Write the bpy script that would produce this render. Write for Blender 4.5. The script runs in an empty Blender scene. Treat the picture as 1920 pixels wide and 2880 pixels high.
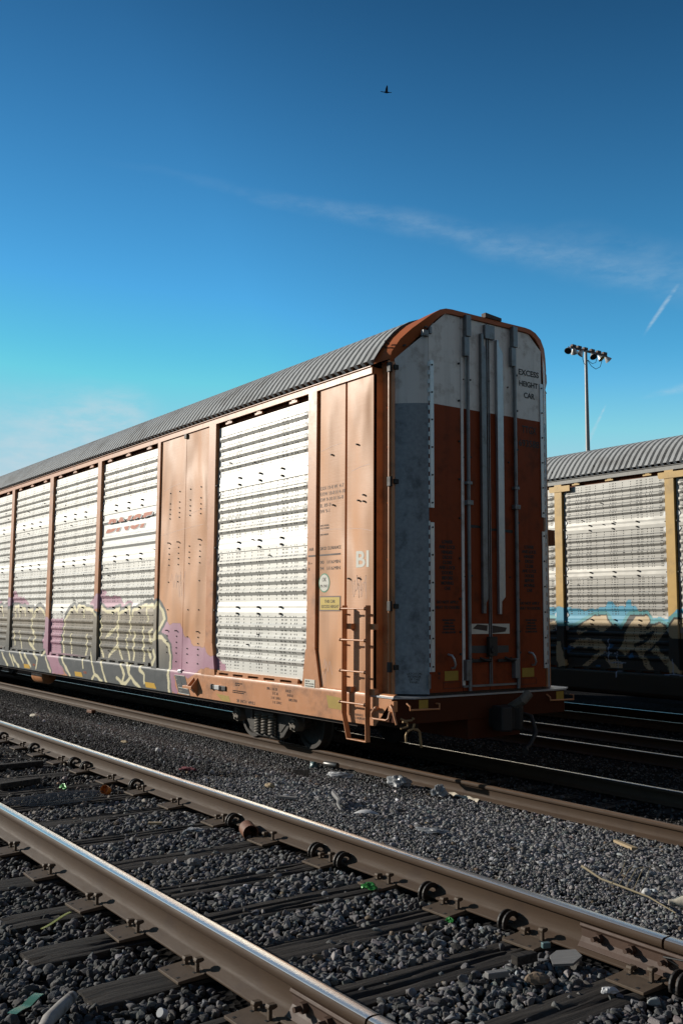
import bpy, bmesh, math, random
import numpy as np
from mathutils import Vector, Matrix
R = math.radians
scene = bpy.context.scene
random.seed(7); rng = np.random.default_rng(11)

# ------------------------------------------------------------------ camera
CAM = Vector((8.79901, -8.63217, 1.95652))
C_R = Vector((0.58245065, 0.81284644, 0.0056487))
C_U = Vector((0.08131742, -0.06517999, 0.9945547))
C_F = Vector((-0.80878843, 0.57881969, 0.1040627))
cam_d = bpy.data.cameras.new('camera')
cam = bpy.data.objects.new('camera', cam_d)
scene.collection.objects.link(cam)
m3 = Matrix((C_R, C_U, -C_F)).transposed()
cam.matrix_world = Matrix.Translation(CAM) @ m3.to_4x4()
cam_d.sensor_fit = 'VERTICAL'; cam_d.sensor_height = 36.0
cam_d.lens = 2689.6 / 2880 * 36.0
cam_d.clip_start = 0.05; cam_d.clip_end = 6000
scene.camera = cam

# ------------------------------------------------------------------ light
SUN_TO = Vector((-1.46, -1.0, 0.62)).normalized()
SUN_EL = math.asin(SUN_TO.z)
sun_d = bpy.data.lights.new('sun', 'SUN'); sun_d.energy = 5.0; sun_d.angle = R(0.5)
sun_d.color = (1.0, 0.925, 0.81)
sun = bpy.data.objects.new('sun', sun_d); scene.collection.objects.link(sun)
sun.rotation_euler = SUN_TO.to_track_quat('Z', 'Y').to_euler()
sun.location = (-30, -20, 25)

vs = scene.view_settings
vs.view_transform = 'Standard'; vs.look = 'None'; vs.gamma = 1.0; vs.use_curve_mapping = False
vs.exposure = -0.12

world = bpy.data.worlds.new('World'); scene.world = world; world.use_nodes = True
wt = world.node_tree; wt.nodes.clear()
def N(t, kind, **kw):
    n = t.nodes.new(kind)
    for k, v in kw.items():
        if k == 'inp':
            for i, x in v.items(): n.inputs[i].default_value = x
        else: setattr(n, k, v)
    return n
def lk(t, a, b): t.links.new(a, b)
def MA(t, op, a, b=None, c=None, clamp=False):
    n = t.nodes.new('ShaderNodeMath'); n.operation = op; n.use_clamp = clamp
    for i, x in enumerate((a, b, c)):
        if x is None: continue
        if isinstance(x, (int, float)): n.inputs[i].default_value = x
        else: t.links.new(x, n.inputs[i])
    return n.outputs[0]
def VM(t, op, a, b=None):
    n = t.nodes.new('ShaderNodeVectorMath'); n.operation = op
    for i, x in enumerate((a, b)):
        if x is None: continue
        if isinstance(x, (tuple, list, Vector)): n.inputs[i].default_value = x
        else: t.links.new(x, n.inputs[i])
    return n.outputs['Value'] if op in ('DOT_PRODUCT', 'LENGTH') else n.outputs[0]
def MIX(t, fac, a, b, blend='MIX'):
    n = t.nodes.new('ShaderNodeMix'); n.data_type = 'RGBA'; n.blend_type = blend
    for s, x in ((0, fac), (6, a), (7, b)):
        if isinstance(x, (int, float)): n.inputs[s].default_value = x
        elif isinstance(x, tuple): n.inputs[s].default_value = x if len(x) == 4 else (*x, 1)
        else: t.links.new(x, n.inputs[s])
    return n.outputs[2]
def SM(t, x, a, b):
    n = t.nodes.new('ShaderNodeMapRange'); n.interpolation_type = 'SMOOTHSTEP'
    n.inputs[1].default_value = a; n.inputs[2].default_value = b
    t.links.new(x, n.inputs[0]); return n.outputs[0]
def NOISE(t, vec, scale, detail=3, rough=0.5, dist=0.0):
    n = N(t, 'ShaderNodeTexNoise'); n.inputs['Scale'].default_value = scale
    n.inputs['Detail'].default_value = detail; n.inputs['Roughness'].default_value = rough
    n.inputs['Distortion'].default_value = dist
    if vec is not None: t.links.new(vec, n.inputs['Vector'])
    return n.outputs['Fac']

sky = N(wt, 'ShaderNodeTexSky', sky_type='NISHITA', sun_disc=False, sun_elevation=SUN_EL,
        sun_rotation=math.atan2(SUN_TO.x, SUN_TO.y), altitude=0.0, air_density=1.35, dust_density=0.25, ozone_density=2.2)
hsv = N(wt, 'ShaderNodeHueSaturation', inp={'Saturation': 1.12, 'Value': 1.0, 'Hue': 0.5})
lk(wt, sky.outputs[0], hsv.inputs['Color'])
wtc = N(wt, 'ShaderNodeTexCoord'); DIR = wtc.outputs['Generated']
def streak(A, B, w0, w1, f0, f1, amp, nscale):
    """thin cirrus lying along the great circle A-B"""
    A = Vector(A).normalized(); B = Vector(B).normalized()
    n = A.cross(B).normalized(); tg = n.cross(A).normalized(); ang = A.angle(B)
    nz = NOISE(wt, VM(wt, 'MULTIPLY', DIR, (nscale, nscale, nscale)), 1.0, 4, 0.6)
    d = MA(wt, 'ADD', VM(wt, 'DOT_PRODUCT', DIR, tuple(n)), MA(wt, 'MULTIPLY', MA(wt, 'SUBTRACT', nz, 0.5), w1 * 0.9))
    al = MA(wt, 'DIVIDE', MA(wt, 'ARCTAN2', VM(wt, 'DOT_PRODUCT', DIR, tuple(tg)), VM(wt, 'DOT_PRODUCT', DIR, tuple(A))), ang)
    alc = MA(wt, 'MAXIMUM', MA(wt, 'MINIMUM', al, 1.4), 0.0)
    w = MA(wt, 'MULTIPLY_ADD', alc, w1 - w0, w0)
    prof = MA(wt, 'SUBTRACT', 1.0, SM(wt, MA(wt, 'DIVIDE', MA(wt, 'ABSOLUTE', d), w), 0.0, 1.0))
    fall = MA(wt, 'MULTIPLY', SM(wt, al, f0[0], f0[1]), MA(wt, 'SUBTRACT', 1.0, SM(wt, al, f1[0], f1[1])))
    fine = NOISE(wt, VM(wt, 'MULTIPLY', DIR, (nscale * 3, nscale * 3, nscale * 9)), 1.0, 5, 0.65)
    return MA(wt, 'MULTIPLY', MA(wt, 'MULTIPLY', prof, fall), MA(wt, 'MULTIPLY', SM(wt, fine, 0.2, 0.8), amp))
cl = [streak((-0.822, .382, .4225), (-.5364, .7816, .3185), .006, .030, (-.2, .6), (1.1, 1.5), .22, 7),
      streak((-0.7416, .5462, .3896), (-.5325, .772, .327), .010, .045, (.1, .9), (1.1, 1.6), .14, 9),
      streak((-.5723, .7733, .273), (-.5455, .780, .3066), .0022, .0035, (-.1, .4), (1.0, 1.5), .55, 20),
      streak((-.6320, .755, .168), (-.6120, .7625, .208), .0035, .0015, (-.2, .2), (.85, 1.05), .50, 25),
      streak((-.5854, .7824, .2126), (-.54, .81, .222), .003, .008, (-.1, .6), (1.3, 1.8), .35, 15),
      streak((-.94, .28, .14), (-.894, .3984, .205), .10, .035, (-.6, -.2), (.75, 1.15), .85, 8)]
tot = cl[0]
for c in cl[1:]: tot = MA(wt, 'MAXIMUM', tot, c)
skyg = N(wt, 'ShaderNodeGamma', inp={'Gamma': 1.6}); lk(wt, MIX(wt, 1.0, sky.outputs[0], (.44, .755, .83, 1), 'MULTIPLY'), skyg.inputs['Color'])
sxyz = N(wt, 'ShaderNodeSeparateXYZ'); lk(wt, DIR, sxyz.inputs[0])
elev = N(wt, 'ShaderNodeMapRange', inp={1: .12, 2: .66, 3: 1.20, 4: .30}); lk(wt, sxyz.outputs[2], elev.inputs[0])   # deeper blue towards the zenith
skyc = VM(wt, 'SCALE', skyg.outputs[0]); lk(wt, elev.outputs[0], skyc.node.inputs['Scale'])
left = N(wt, 'ShaderNodeMapRange', inp={1: .68, 2: .96, 3: 1.0, 4: .60}); lk(wt, VM(wt, 'DOT_PRODUCT', DIR, (-.968, -.25, 0)), left.inputs[0])
skyc = VM(wt, 'SCALE', skyc); lk(wt, left.outputs[0], skyc.node.inputs['Scale'])
skyc = VM(wt, 'MINIMUM', skyc, (4.4, 5.6, 7.0))
hz = MA(wt, 'MULTIPLY', MA(wt, 'SUBTRACT', 1.0, SM(wt, sxyz.outputs[2], .02, .27)), .75)   # pale haze low over the horizon
skyc = MIX(wt, hz, skyc, (5.5, 6.1, 6.4, 1))
side = N(wt, 'ShaderNodeMapRange', inp={1: .05, 2: .9, 3: 1.0, 4: .45}); lk(wt, VM(wt, 'DOT_PRODUCT', DIR, (.55, -.83, 0)), side.inputs[0])
skyc = VM(wt, 'SCALE', skyc); lk(wt, side.outputs[0], skyc.node.inputs['Scale'])
# added, unseen fill patch in the sky behind right, lighting the shaded car end
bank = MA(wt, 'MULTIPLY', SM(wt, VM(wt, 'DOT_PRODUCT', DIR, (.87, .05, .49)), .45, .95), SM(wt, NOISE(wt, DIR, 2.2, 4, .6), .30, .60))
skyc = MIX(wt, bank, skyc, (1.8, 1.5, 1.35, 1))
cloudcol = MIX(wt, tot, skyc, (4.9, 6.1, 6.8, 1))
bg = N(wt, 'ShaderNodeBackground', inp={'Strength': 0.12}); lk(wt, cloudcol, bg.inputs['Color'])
wo = N(wt, 'ShaderNodeOutputWorld'); lk(wt, bg.outputs[0], wo.inputs['Surface'])
scene.cycles.use_adaptive_sampling = True
scene.cycles.max_bounces = 5; scene.cycles.diffuse_bounces = 2; scene.cycles.glossy_bounces = 3
scene.cycles.sample_clamp_indirect = 4.0

# ------------------------------------------------------------------ helpers
def srgb(r, g, b):
    f = lambda c: (c / 12.92 if c <= .04045 else ((c + .055) / 1.055) ** 2.4)
    return (f(r / 255), f(g / 255), f(b / 255))
class MB:
    def __init__(s): s.v = []; s.f = []; s.m = []; s.n = 0
    def add(s, verts, faces, m=0):
        verts = np.asarray(verts, float).reshape(-1, 3)
        s.v.append(verts)
        for f in faces: s.f.append([i + s.n for i in f]); s.m.append(m)
        s.n += len(verts); return s
    def box(s, x0, x1, y0, y1, z0, z1, m=0):
        v = [(x, y, z) for x in (x0, x1) for y in (y0, y1) for z in (z0, z1)]
        return s.add(v, [(0, 1, 3, 2), (4, 6, 7, 5), (0, 4, 5, 1), (2, 3, 7, 6), (0, 2, 6, 4), (1, 5, 7, 3)], m)
    def prism(s, poly, a0, a1, axis='y', m=0):
        """extrude a 2D polygon along an axis; axis y: (x,z), x: (y,z), z: (x,y)"""
        k = {'y': lambda p, a: (p[0], a, p[1]), 'x': lambda p, a: (a, p[0], p[1]), 'z': lambda p, a: (p[0], p[1], a)}[axis]
        ar = sum(poly[i][0] * poly[(i + 1) % len(poly)][1] - poly[(i + 1) % len(poly)][0] * poly[i][1] for i in range(len(poly)))
        if (ar < 0) != (axis == 'y'): poly = poly[::-1]
        n = len(poly); v = [k(p, a0) for p in poly] + [k(p, a1) for p in poly]
        f = [tuple(range(n))[::-1], tuple(range(n, 2 * n))] + [(i, (i + 1) % n, n + (i + 1) % n, n + i) for i in range(n)]
        return s.add(v, f, m)
    def grid(s, P, m=0, flip=False):
        P = np.asarray(P, float); h, w = P.shape[:2]
        f = []
        for i in range(h - 1):
            b = i * w
            for j in range(w - 1):
                q = (b + j, b + j + 1, b + w + j + 1, b + w + j)
                f.append(q[::-1] if flip else q)
        return s.add(P.reshape(-1, 3), f, m)
    def tube(s, pts, r, n=8, m=0, cap=True):
        pts = [Vector(p) for p in pts]; rr = r if isinstance(r, (list, tuple)) else [r] * len(pts)
        t0 = (pts[1] - pts[0]).normalized()
        up = Vector((0, 0, 1)) if abs(t0.z) < .9 else Vector((1, 0, 0))
        nx = t0.cross(up).normalized(); rings = []
        for i, p in enumerate(pts):
            a = pts[max(0, i - 1)]; b = pts[min(len(pts) - 1, i + 1)]
            t = (b - a).normalized(); nx = (nx - t * nx.dot(t)).normalized(); ny = t.cross(nx)
            rings.append([p + (nx * math.cos(2 * math.pi * k / n) + ny * math.sin(2 * math.pi * k / n)) * rr[i] for k in range(n)])
        v = [q for ring in rings for q in ring]
        f = [(i * n + k, i * n + (k + 1) % n, (i + 1) * n + (k + 1) % n, (i + 1) * n + k) for i in range(len(pts) - 1) for k in range(n)]
        if cap: f += [tuple(range(n))[::-1], tuple(range((len(pts) - 1) * n, len(pts) * n))]
        return s.add(v, f, m)
    def cyl(s, p0, p1, r, n=12, r1=None, m=0): return s.tube([p0, p1], [r, r if r1 is None else r1], n, m)
    def lathe(s, prof, c, axis='y', n=24, m=0):
        """prof: (radius, offset along axis)"""
        v = []
        for r, a in prof:
            for k in range(n):
                t = 2 * math.pi * k / n; x, y = r * math.cos(t), r * math.sin(t)
                v.append({'y': (c[0] + x, c[1] + a, c[2] + y), 'z': (c[0] + x, c[1] + y, c[2] + a), 'x': (c[0] + a, c[1] + x, c[2] + y)}[axis])
        f = [(i * n + k, i * n + (k + 1) % n, (i + 1) * n + (k + 1) % n, (i + 1) * n + k) for i in range(len(prof) - 1) for k in range(n)]
        return s.add(v, f, m)
    def sph(s, c, r, n=8, sx=1, sy=1, sz=1, m=0):
        P = [[(c[0] + r * sx * math.sin(math.pi * i / n) * math.cos(2 * math.pi * j / (2 * n)), c[1] + r * sy * math.sin(math.pi * i / n) * math.sin(2 * math.pi * j / (2 * n)), c[2] + r * sz * math.cos(math.pi * i / n)) for j in range(2 * n + 1)] for i in range(n + 1)]
        return s.grid(P, m)
    def build(s, name, mats, parent=None, loc=None, rot=None, smooth=None, bevel=0.0, label=None):
        me = bpy.data.meshes.new(name)
        v = np.concatenate(s.v)
        me.from_pydata(v.tolist(), [], s.f)
        me.polygons.foreach_set('material_index', s.m)
        if not isinstance(mats, (list, tuple)): mats = [mats]
        for mt in mats: me.materials.append(mt)
        if smooth:
            me.polygons.foreach_set('use_smooth', [True] * len(me.polygons)); me.set_sharp_from_angle(angle=R(smooth))
        me.update()
        if any(mt.get('paintable') for mt in mats): me.attributes.new('paint', 'FLOAT_COLOR', 'POINT').data.foreach_set('color', [0.0] * 4 * len(me.vertices))
        o = bpy.data.objects.new(name, me); scene.collection.objects.link(o)
        if parent: o.parent = parent
        if loc: o.location = loc
        if rot: o.rotation_euler = rot
        if bevel:
            b = o.modifiers.new('bevel', 'BEVEL'); b.width = bevel; b.segments = 2; b.limit_method = 'ANGLE'; b.angle_limit = R(40)
        if label: o['label'] = label
        return o
def tag(o, label=None, cat=None, group=None, kind=None):
    for k, v in (('label', label), ('category', cat), ('group', group), ('kind', kind)):
        if v: o[k] = v
    return o
def empty(name, loc, label, cat, group=None, rot=None):
    o = bpy.data.objects.new(name, None); scene.collection.objects.link(o); o.location = loc
    o.empty_display_size = .2
    if rot: o.rotation_euler = rot
    return tag(o, label, cat, group)

# ------------------------------------------------------------------ materials
def mat(name, col, rough=.5, metal=0.0, var=.12, vs_=3.0, bump=0.0, bs=40.0, stretch=(1, 1, 1), paint=False, wave=0.0, streaks=0.0, spec=.5, wscale=.9, dirt=None, dirtamt=0.0, dscale=2.0, rvar=.12, film=None):
    m = bpy.data.materials.new(name); m.use_nodes = True; t = m.node_tree
    b = t.nodes['Principled BSDF']; tc = N(t, 'ShaderNodeTexCoord'); O = tc.outputs['Object']
    vec = VM(t, 'MULTIPLY', O, stretch)
    c = MIX(t, NOISE(t, vec, vs_, 5, .6), tuple(max(0, x * (1 - var)) for x in col), tuple(min(1, x * (1 + var)) for x in col))
    if streaks:
        st = SM(t, NOISE(t, VM(t, 'MULTIPLY', O, (9, 9, .35)), 1.0, 4, .6), .5, .78)
        c = MIX(t, MA(t, 'MULTIPLY', st, streaks), c, tuple(x * .45 for x in col))
    if dirt:
        c = MIX(t, MA(t, 'MULTIPLY', SM(t, NOISE(t, O, dscale, 6, .65), .48, .72), dirtamt), c, dirt)
    if paint:
        m['paintable'] = 1
        at = N(t, 'ShaderNodeAttribute', attribute_name='paint')
        c = MIX(t, at.outputs['Alpha'], c, at.outputs['Color'])
    lk(t, c, b.inputs['Base Color'])
    b.inputs['Metallic'].default_value = metal
    if spec != .5: b.inputs['Specular IOR Level'].default_value = spec
    lk(t, MA(t, 'MULTIPLY_ADD', NOISE(t, vec, vs_ * 2.3, 4, .6), rvar * 2, rough - rvar, clamp=True), b.inputs['Roughness'])
    nrm = None
    if wave:
        w = N(t, 'ShaderNodeBump', inp={'Strength': 1.0, 'Distance': wave})
        lk(t, NOISE(t, VM(t, 'MULTIPLY', O, (1.5, 1, .62)), wscale, 1, .4, .2), w.inputs['Height']); nrm = w.outputs[0]
        w2 = N(t, 'ShaderNodeBump', inp={'Strength': .35, 'Distance': .002})
        lk(t, NOISE(t, VM(t, 'MULTIPLY', O, (2, 1, 90)), 1.2, 2, .5), w2.inputs['Height']); lk(t, nrm, w2.inputs['Normal']); nrm = w2.outputs[0]
    if bump:
        w = N(t, 'ShaderNodeBump', inp={'Strength': .6, 'Distance': bump})
        lk(t, NOISE(t, vec, bs, 5, .65), w.inputs['Height'])
        if nrm: lk(t, nrm, w.inputs['Normal'])
        nrm = w.outputs[0]
    if nrm: lk(t, nrm, b.inputs['Normal'])
    return m
ORANGE = (.60, .300, .145)
YELLOW = (.60, .38, .115)
def sheetmat(name, col): return mat(name, col, .52, spec=.5, var=.08, vs_=2.0, wave=.13, wscale=1.25, paint=True, streaks=.12, rvar=.05)
M_or = sheetmat('orange_sheet_paint', ORANGE)
M_or2 = mat('orange_frame_paint', (.55, .240, .102), .43, spec=.6, var=.10, vs_=4, bump=.001, bs=30, paint=True, dirt=(.10, .05, .03), dirtamt=.5, dscale=3)
M_ye = mat('ochre_frame_paint', YELLOW, .45, var=.08, vs_=4, bump=.001, bs=30, paint=True, dirt=(.2, .13, .06), dirtamt=.4, dscale=3)
M_ye2 = sheetmat('ochre_sheet_paint', YELLOW)
M_end = mat('shaded_orange_paint', (.07, .021, .009), .65, spec=.1, var=.15, bump=.001, bs=30, dirt=(.03, .02, .014), dirtamt=.6, dscale=3)  # orange darkened for the car end, its shade put into the base colour
M_hood = mat('hood_orange_paint', (.42, .12, .04), .5, spec=.2, var=.08, vs_=3, bump=.0006, bs=40)
M_brown = mat('dull_brown_paint', (.22, .07, .025), .6, spec=.15, var=.15, bump=.001, bs=25, dirt=(.05, .03, .02), dirtamt=.6)
M_roof = mat('galvanised_roof', (.46, .47, .47), .6, spec=.1, metal=0, var=.12, vs_=1.6, stretch=(1, 4, 4), bump=.0008, bs=30, dirt=(.16, .14, .12), dirtamt=.45, dscale=1.2)
M_galv = mat('galvanised_steel', (.42, .44, .46), .45, metal=.7, var=.18, vs_=12, bump=.0006, bs=40)
M_spang = mat('mottled_zinc', (.26, .31, .35), .55, spec=.2, metal=.2, var=.38, vs_=22, dirt=(.03, .035, .045), dirtamt=.55, dscale=5)
M_white = mat('chalky_white_paint', (.76, .77, .75), .6, spec=.2, var=.06, vs_=6, bump=.0006, bs=120, streaks=.40, dirt=(.26, .22, .18), dirtamt=.55, dscale=5)
M_door = mat('door_orange_paint', (.24, .050, .016), .6, var=.10, vs_=5, bump=.0006, bs=90, spec=.12, streaks=.40, dirt=(.06, .025, .012), dirtamt=.6, dscale=3)
M_galvd = mat('speckled_galvanised_beam', (.26, .26, .25), .55, metal=.2, spec=.3, var=.3, vs_=18)
M_strip = mat('pale_hinge_steel', (.62, .66, .68), .4, metal=.3, var=.08, vs_=9)
M_rod = mat('dull_zinc_pipe', (.21, .22, .23), .5, metal=.5, var=.2, vs_=9, dirt=(.07, .05, .04), dirtamt=.6, dscale=6)
M_black = mat('black_iron', (.018, .017, .016), .6, var=.3, vs_=8, bump=.002, bs=30)
M_iron = mat('dusty_cast_iron', (.030, .026, .022), .65, var=.3, vs_=9, bump=.003, bs=30, dirt=(.07, .06, .045), dirtamt=.5, dscale=7)
M_dark = mat('dark_brown_steel', (.06, .04, .03), .7, var=.3, vs_=4)  # plain dark brown base colour
M_ink = mat('stencil_dark_paint', (.07, .045, .035), .6, var=.15)
M_inkg = mat('stencil_grey_paint', (.20, .13, .10), .6, var=.15)
M_inkb = mat('stencil_black_paint', (.012, .010, .010), .6, var=.15)
M_inkw = mat('stencil_white_paint', (.66, .64, .56), .6, var=.08)
M_inkr = mat('logo_red_paint', (.52, .13, .05), .5, var=.10)
M_inkgrey = mat('logo_grey_paint', (.52, .53, .53), .5, var=.05)
M_scr = mat('scratched_tag_paint', (.62, .40, .30), .6, var=.2)
M_ylab = mat('yellow_label', (.60, .43, .08), .5, var=.08)
M_ytape = mat('amber_reflector', (.62, .36, .03), .4, var=.10, vs_=30)
M_ypatch = mat('faded_yellow_paint', (.36, .24, .03), .6, var=.25, vs_=12)
M_green = mat('green_ring_paint', (.05, .25, .13), .5)
M_rod2 = mat('worn_brass_steel', (.30, .21, .11), .45, metal=.5, var=.25, vs_=10)
M_tagplate = mat('data_plate_black', (.045, .05, .055), .5, var=.2)
def panel_mat(name, w, k0=1.0):
    m = bpy.data.materials.new(name); m.use_nodes = True; t = m.node_tree; b = t.nodes['Principled BSDF']
    O = N(t, 'ShaderNodeTexCoord').outputs['Object']; sx = N(t, 'ShaderNodeSeparateXYZ'); lk(t, O, sx.inputs[0])
    X, Z = sx.outputs[0], sx.outputs[2]
    cols = [.13, .16, .33, .38, .47, .59, .62, .67, .70, .84, 1.04, 1.21, 1.265, 1.297, 1.34, 1.51, 1.71, 1.85, 1.88, 1.94, 1.97, 2.08, 2.17, 2.22, 2.39, 2.42]
    k = w / 2.54; masks = []
    for part in (cols[:13], cols[13:]):
        r = N(t, 'ShaderNodeValToRGB'); r.color_ramp.interpolation = 'CONSTANT'; e = r.color_ramp.elements
        e[0].position = 0; e[0].color = (0, 0, 0, 1); e[1].position = .9999; e[1].color = (0, 0, 0, 1)
        for c in part:
            q = e.new((c * k - .0105) / w); q.color = (1, 1, 1, 1); q = e.new((c * k + .0105) / w); q.color = (0, 0, 0, 1)
        lk(t, MA(t, 'DIVIDE', X, w), r.inputs[0]); masks.append(r.outputs[0])
    cm = MA(t, 'MAXIMUM', masks[0], masks[1])
    rm = MA(t, 'LESS_THAN', MA(t, 'FRACT', MA(t, 'DIVIDE', Z, .0495)), .46)
    zr = N(t, 'ShaderNodeValToRGB'); zr.color_ramp.interpolation = 'CONSTANT'; e = zr.color_ramp.elements
    e[0].position = 0; e[0].color = (0, 0, 0, 1); e[1].position = 1.08 / 6; e[1].color = (1, 1, 1, 1)
    for z0, z1 in ((1.88, 2.09), (2.86, 3.07), (3.83, 4.05)):
        q = e.new(z0 / 6); q.color = (0, 0, 0, 1); q = e.new(z1 / 6); q.color = (1, 1, 1, 1)
    q = e.new(4.83 / 6); q.color = (0, 0, 0, 1)
    lk(t, MA(t, 'DIVIDE', Z, 6.0), zr.inputs[0])
    hole = MA(t, 'MULTIPLY', MA(t, 'MULTIPLY', cm, rm), zr.outputs[0])
    hole = MA(t, 'MULTIPLY', hole, SM(t, NOISE(t, O, 1.7, 2), .15, .30))
    base = MIX(t, NOISE(t, VM(t, 'MULTIPLY', O, (1, 1, 6)), 2.5, 5, .6), (.53 * k0, .52 * k0, .485 * k0), (.69 * k0, .68 * k0, .635 * k0))
    stn = SM(t, NOISE(t, VM(t, 'MULTIPLY', O, (7, 7, .5)), 1.0, 5, .65), .55, .85)
    base = MIX(t, MA(t, 'MULTIPLY', stn, .35), base, (.30, .27, .22))
    m['paintable'] = 1
    at = N(t, 'ShaderNodeAttribute', attribute_name='paint')
    base = MIX(t, at.outputs['Alpha'], base, at.outputs['Color'])
    base = MIX(t, hole, base, (.015, .014, .013))
    lk(t, base, b.inputs['Base Color'])
    met = MA(t, 'MULTIPLY', .30, MA(t, 'SUBTRACT', 1.0, MA(t, 'MAXIMUM', hole, MA(t, 'MULTIPLY', at.outputs['Alpha'], .8))))
    lk(t, met, b.inputs['Metallic'])
    lk(t, MA(t, 'MULTIPLY_ADD', NOISE(t, VM(t, 'MULTIPLY', O, (1, 1, 5)), 5.0, 4), .16, .42), b.inputs['Roughness'])
    w_ = N(t, 'ShaderNodeBump', inp={'Strength': 1.0, 'Distance': .012})
    lk(t, NOISE(t, VM(t, 'MULTIPLY', O, (1.3, 1, 1.0)), 1.4, 2, .4), w_.inputs['Height']); lk(t, w_.outputs[0], b.inputs['Normal'])
    return m
M_panel = panel_mat('perforated_panel_steel', 2.66)
M_panel2 = panel_mat('grey_perforated_panel_steel', 2.60, .62)  # panel colour dimmed: lens falloff put into the rear car's steel
# flat-plate version (no holes) for the logo plate
M_flat = mat('plain_panel_steel', (.70, .70, .67), .45, metal=.3, var=.10, vs_=3, stretch=(1, 1, 4), wave=.012, wscale=1.4, paint=True)

def text(body, x, z, h, plane='side', face=-1.512, align='LEFT', xs=.85, m=None, parent=None, name='lettering', shear=0.0, bold=0.0, spacing=1.0, line=1.0, label=None, fit=None):
    """stencilled words as thin raised letters; side: facing -Y at y=face; end: facing +X at x=face"""
    cu = bpy.data.curves.new(name, 'FONT'); cu.body = body; cu.size = h / .72; cu.align_x = align; cu.shear = shear
    cu.offset = bold; cu.space_character = spacing; cu.space_line = line; cu.extrude = .0008; cu.resolution_u = 3
    tmp = bpy.data.objects.new('tmp_text', cu); scene.collection.objects.link(tmp)
    dg = bpy.context.evaluated_depsgraph_get(); me = bpy.data.meshes.new_from_object(tmp.evaluated_get(dg))
    bpy.data.objects.remove(tmp); bpy.data.curves.remove(cu)
    n = len(me.vertices); co = np.empty(n * 3); me.vertices.foreach_get('co', co); co = co.reshape(-1, 3)
    if fit:
        w0 = co[:, 0].max() - co[:, 0].min(); xs = fit / w0
    p = np.empty_like(co)
    if plane == 'side': p[:, 0] = x + co[:, 0] * xs; p[:, 1] = face - co[:, 2]; p[:, 2] = z + co[:, 1]
    else: p[:, 0] = face + co[:, 2]; p[:, 1] = x + co[:, 0] * xs; p[:, 2] = z + co[:, 1]
    me.vertices.foreach_set('co', p.ravel()); me.materials.clear(); me.materials.append(m or M_ink); me.update()
    me.name = name; o = bpy.data.objects.new(name, me); scene.collection.objects.link(o)
    if parent: o.parent = parent
    if label: o['label'] = label
    return o
# ---- paint coverage on vertices (spray paint keeps its own outline on the metal)
def inside(px, pz, poly):
    r = np.zeros(len(px), bool); n = len(poly)
    for i in range(n):
        x0, z0 = poly[i]; x1, z1 = poly[(i + 1) % n]
        c = ((z0 > pz) != (z1 > pz)) & (px < (x1 - x0) * (pz - z0) / (z1 - z0 + 1e-12) + x0); r ^= c
    return r
def near(px, pz, line, w):
    r = np.zeros(len(px), bool)
    for (x0, z0), (x1, z1) in zip(line[:-1], line[1:]):
        dx, dz = x1 - x0, z1 - z0; L = dx * dx + dz * dz + 1e-9
        t = np.clip(((px - x0) * dx + (pz - z0) * dz) / L, 0, 1)
        r |= (px - x0 - t * dx) ** 2 + (pz - z0 - t * dz) ** 2 < w * w
    return r
def spray(o, layers, ox=0.0, oz=0.0):
    """layers: (kind, shapes, colour or function, width)"""
    me = o.data; n = len(me.vertices); co = np.empty(n * 3); me.vertices.foreach_get('co', co); co = co.reshape(-1, 3)
    px, pz = co[:, 0] + o.location.x + ox, co[:, 2] + oz
    wob = .012 * np.sin(px * 23 + pz * 7) + .010 * np.sin(pz * 31 - px * 5)
    col = np.zeros((n, 4))
    for kind, shapes, c, w in layers:
        for s in shapes:
            k = inside(px + wob, pz + wob, s) if kind == 'fill' else near(px + wob * .5, pz + wob * .5, s if kind == 'line' else s + s[:1], w)
            if k.any():
                cc = c(px[k], pz[k]) if callable(c) else np.array(c)
                col[k, :3] = cc; col[k, 3] = 1
    a = me.attributes.get('paint') or me.attributes.new('paint', 'FLOAT_COLOR', 'POINT'); a.data.foreach_set('color', col.ravel())

# ------------------------------------------------------------------ ground levels (y across the tracks, z = 0 on top of the railcar's rails)
GP = [(-400, -.3), (-40, .05), (-14, .20), (-9, .31), (-7.3, .375), (-6.5, .395), (-5.1, .395), (-4.6, .40), (-4.2, .39), (-3.3, .27), (-2.2, .0), (-1.3, -.145), (-.9, -.168),
      (.9, -.185), (2.0, -.22), (3.2, -.27), (5.6, -.27), (7.2, -.36), (10, -.37), (13, -.4), (60, -.55), (1500, -.6)]
GX = np.array([a for a, b in GP]); GZ = np.array([b for a, b in GP])
def gz(y): return np.interp(y, GX, GZ)
TRK = [(-5.7995, .5958, 'front'), (0.0, 0.0, 'car'), (4.37, -.10, 'empty'), (8.77, -.19, 'rear')]
def mat_ground():
    m = bpy.data.materials.new('dirty_ballast_bed'); m.use_nodes = True; t = m.node_tree; b = t.nodes['Principled BSDF']
    O = N(t, 'ShaderNodeTexCoord').outputs['Object']
    v = N(t, 'ShaderNodeTexVoronoi'); v.inputs['Scale'].default_value = 26; lk(t, O, v.inputs['Vector'])
    c = MIX(t, v.outputs['Color'], (.008, .008, .008), (.04, .04, .042))
    big = SM(t, NOISE(t, O, .8, 5, .6), .35, .65)
    c = MIX(t, big, c, MIX(t, v.outputs['Color'], (.006, .005, .005), (.025, .023, .021)))
    lk(t, c, b.inputs['Base Color']); b.inputs['Roughness'].default_value = 1.0; b.inputs['Specular IOR Level'].default_value = 0.0
    w = N(t, 'ShaderNodeBump', inp={'Strength': 1.0, 'Distance': .03}); lk(t, v.outputs['Distance'], w.inputs['Height']); lk(t, w.outputs[0], b.inputs['Normal'])
    return m
M_ground = mat_ground()
g = MB()
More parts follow.
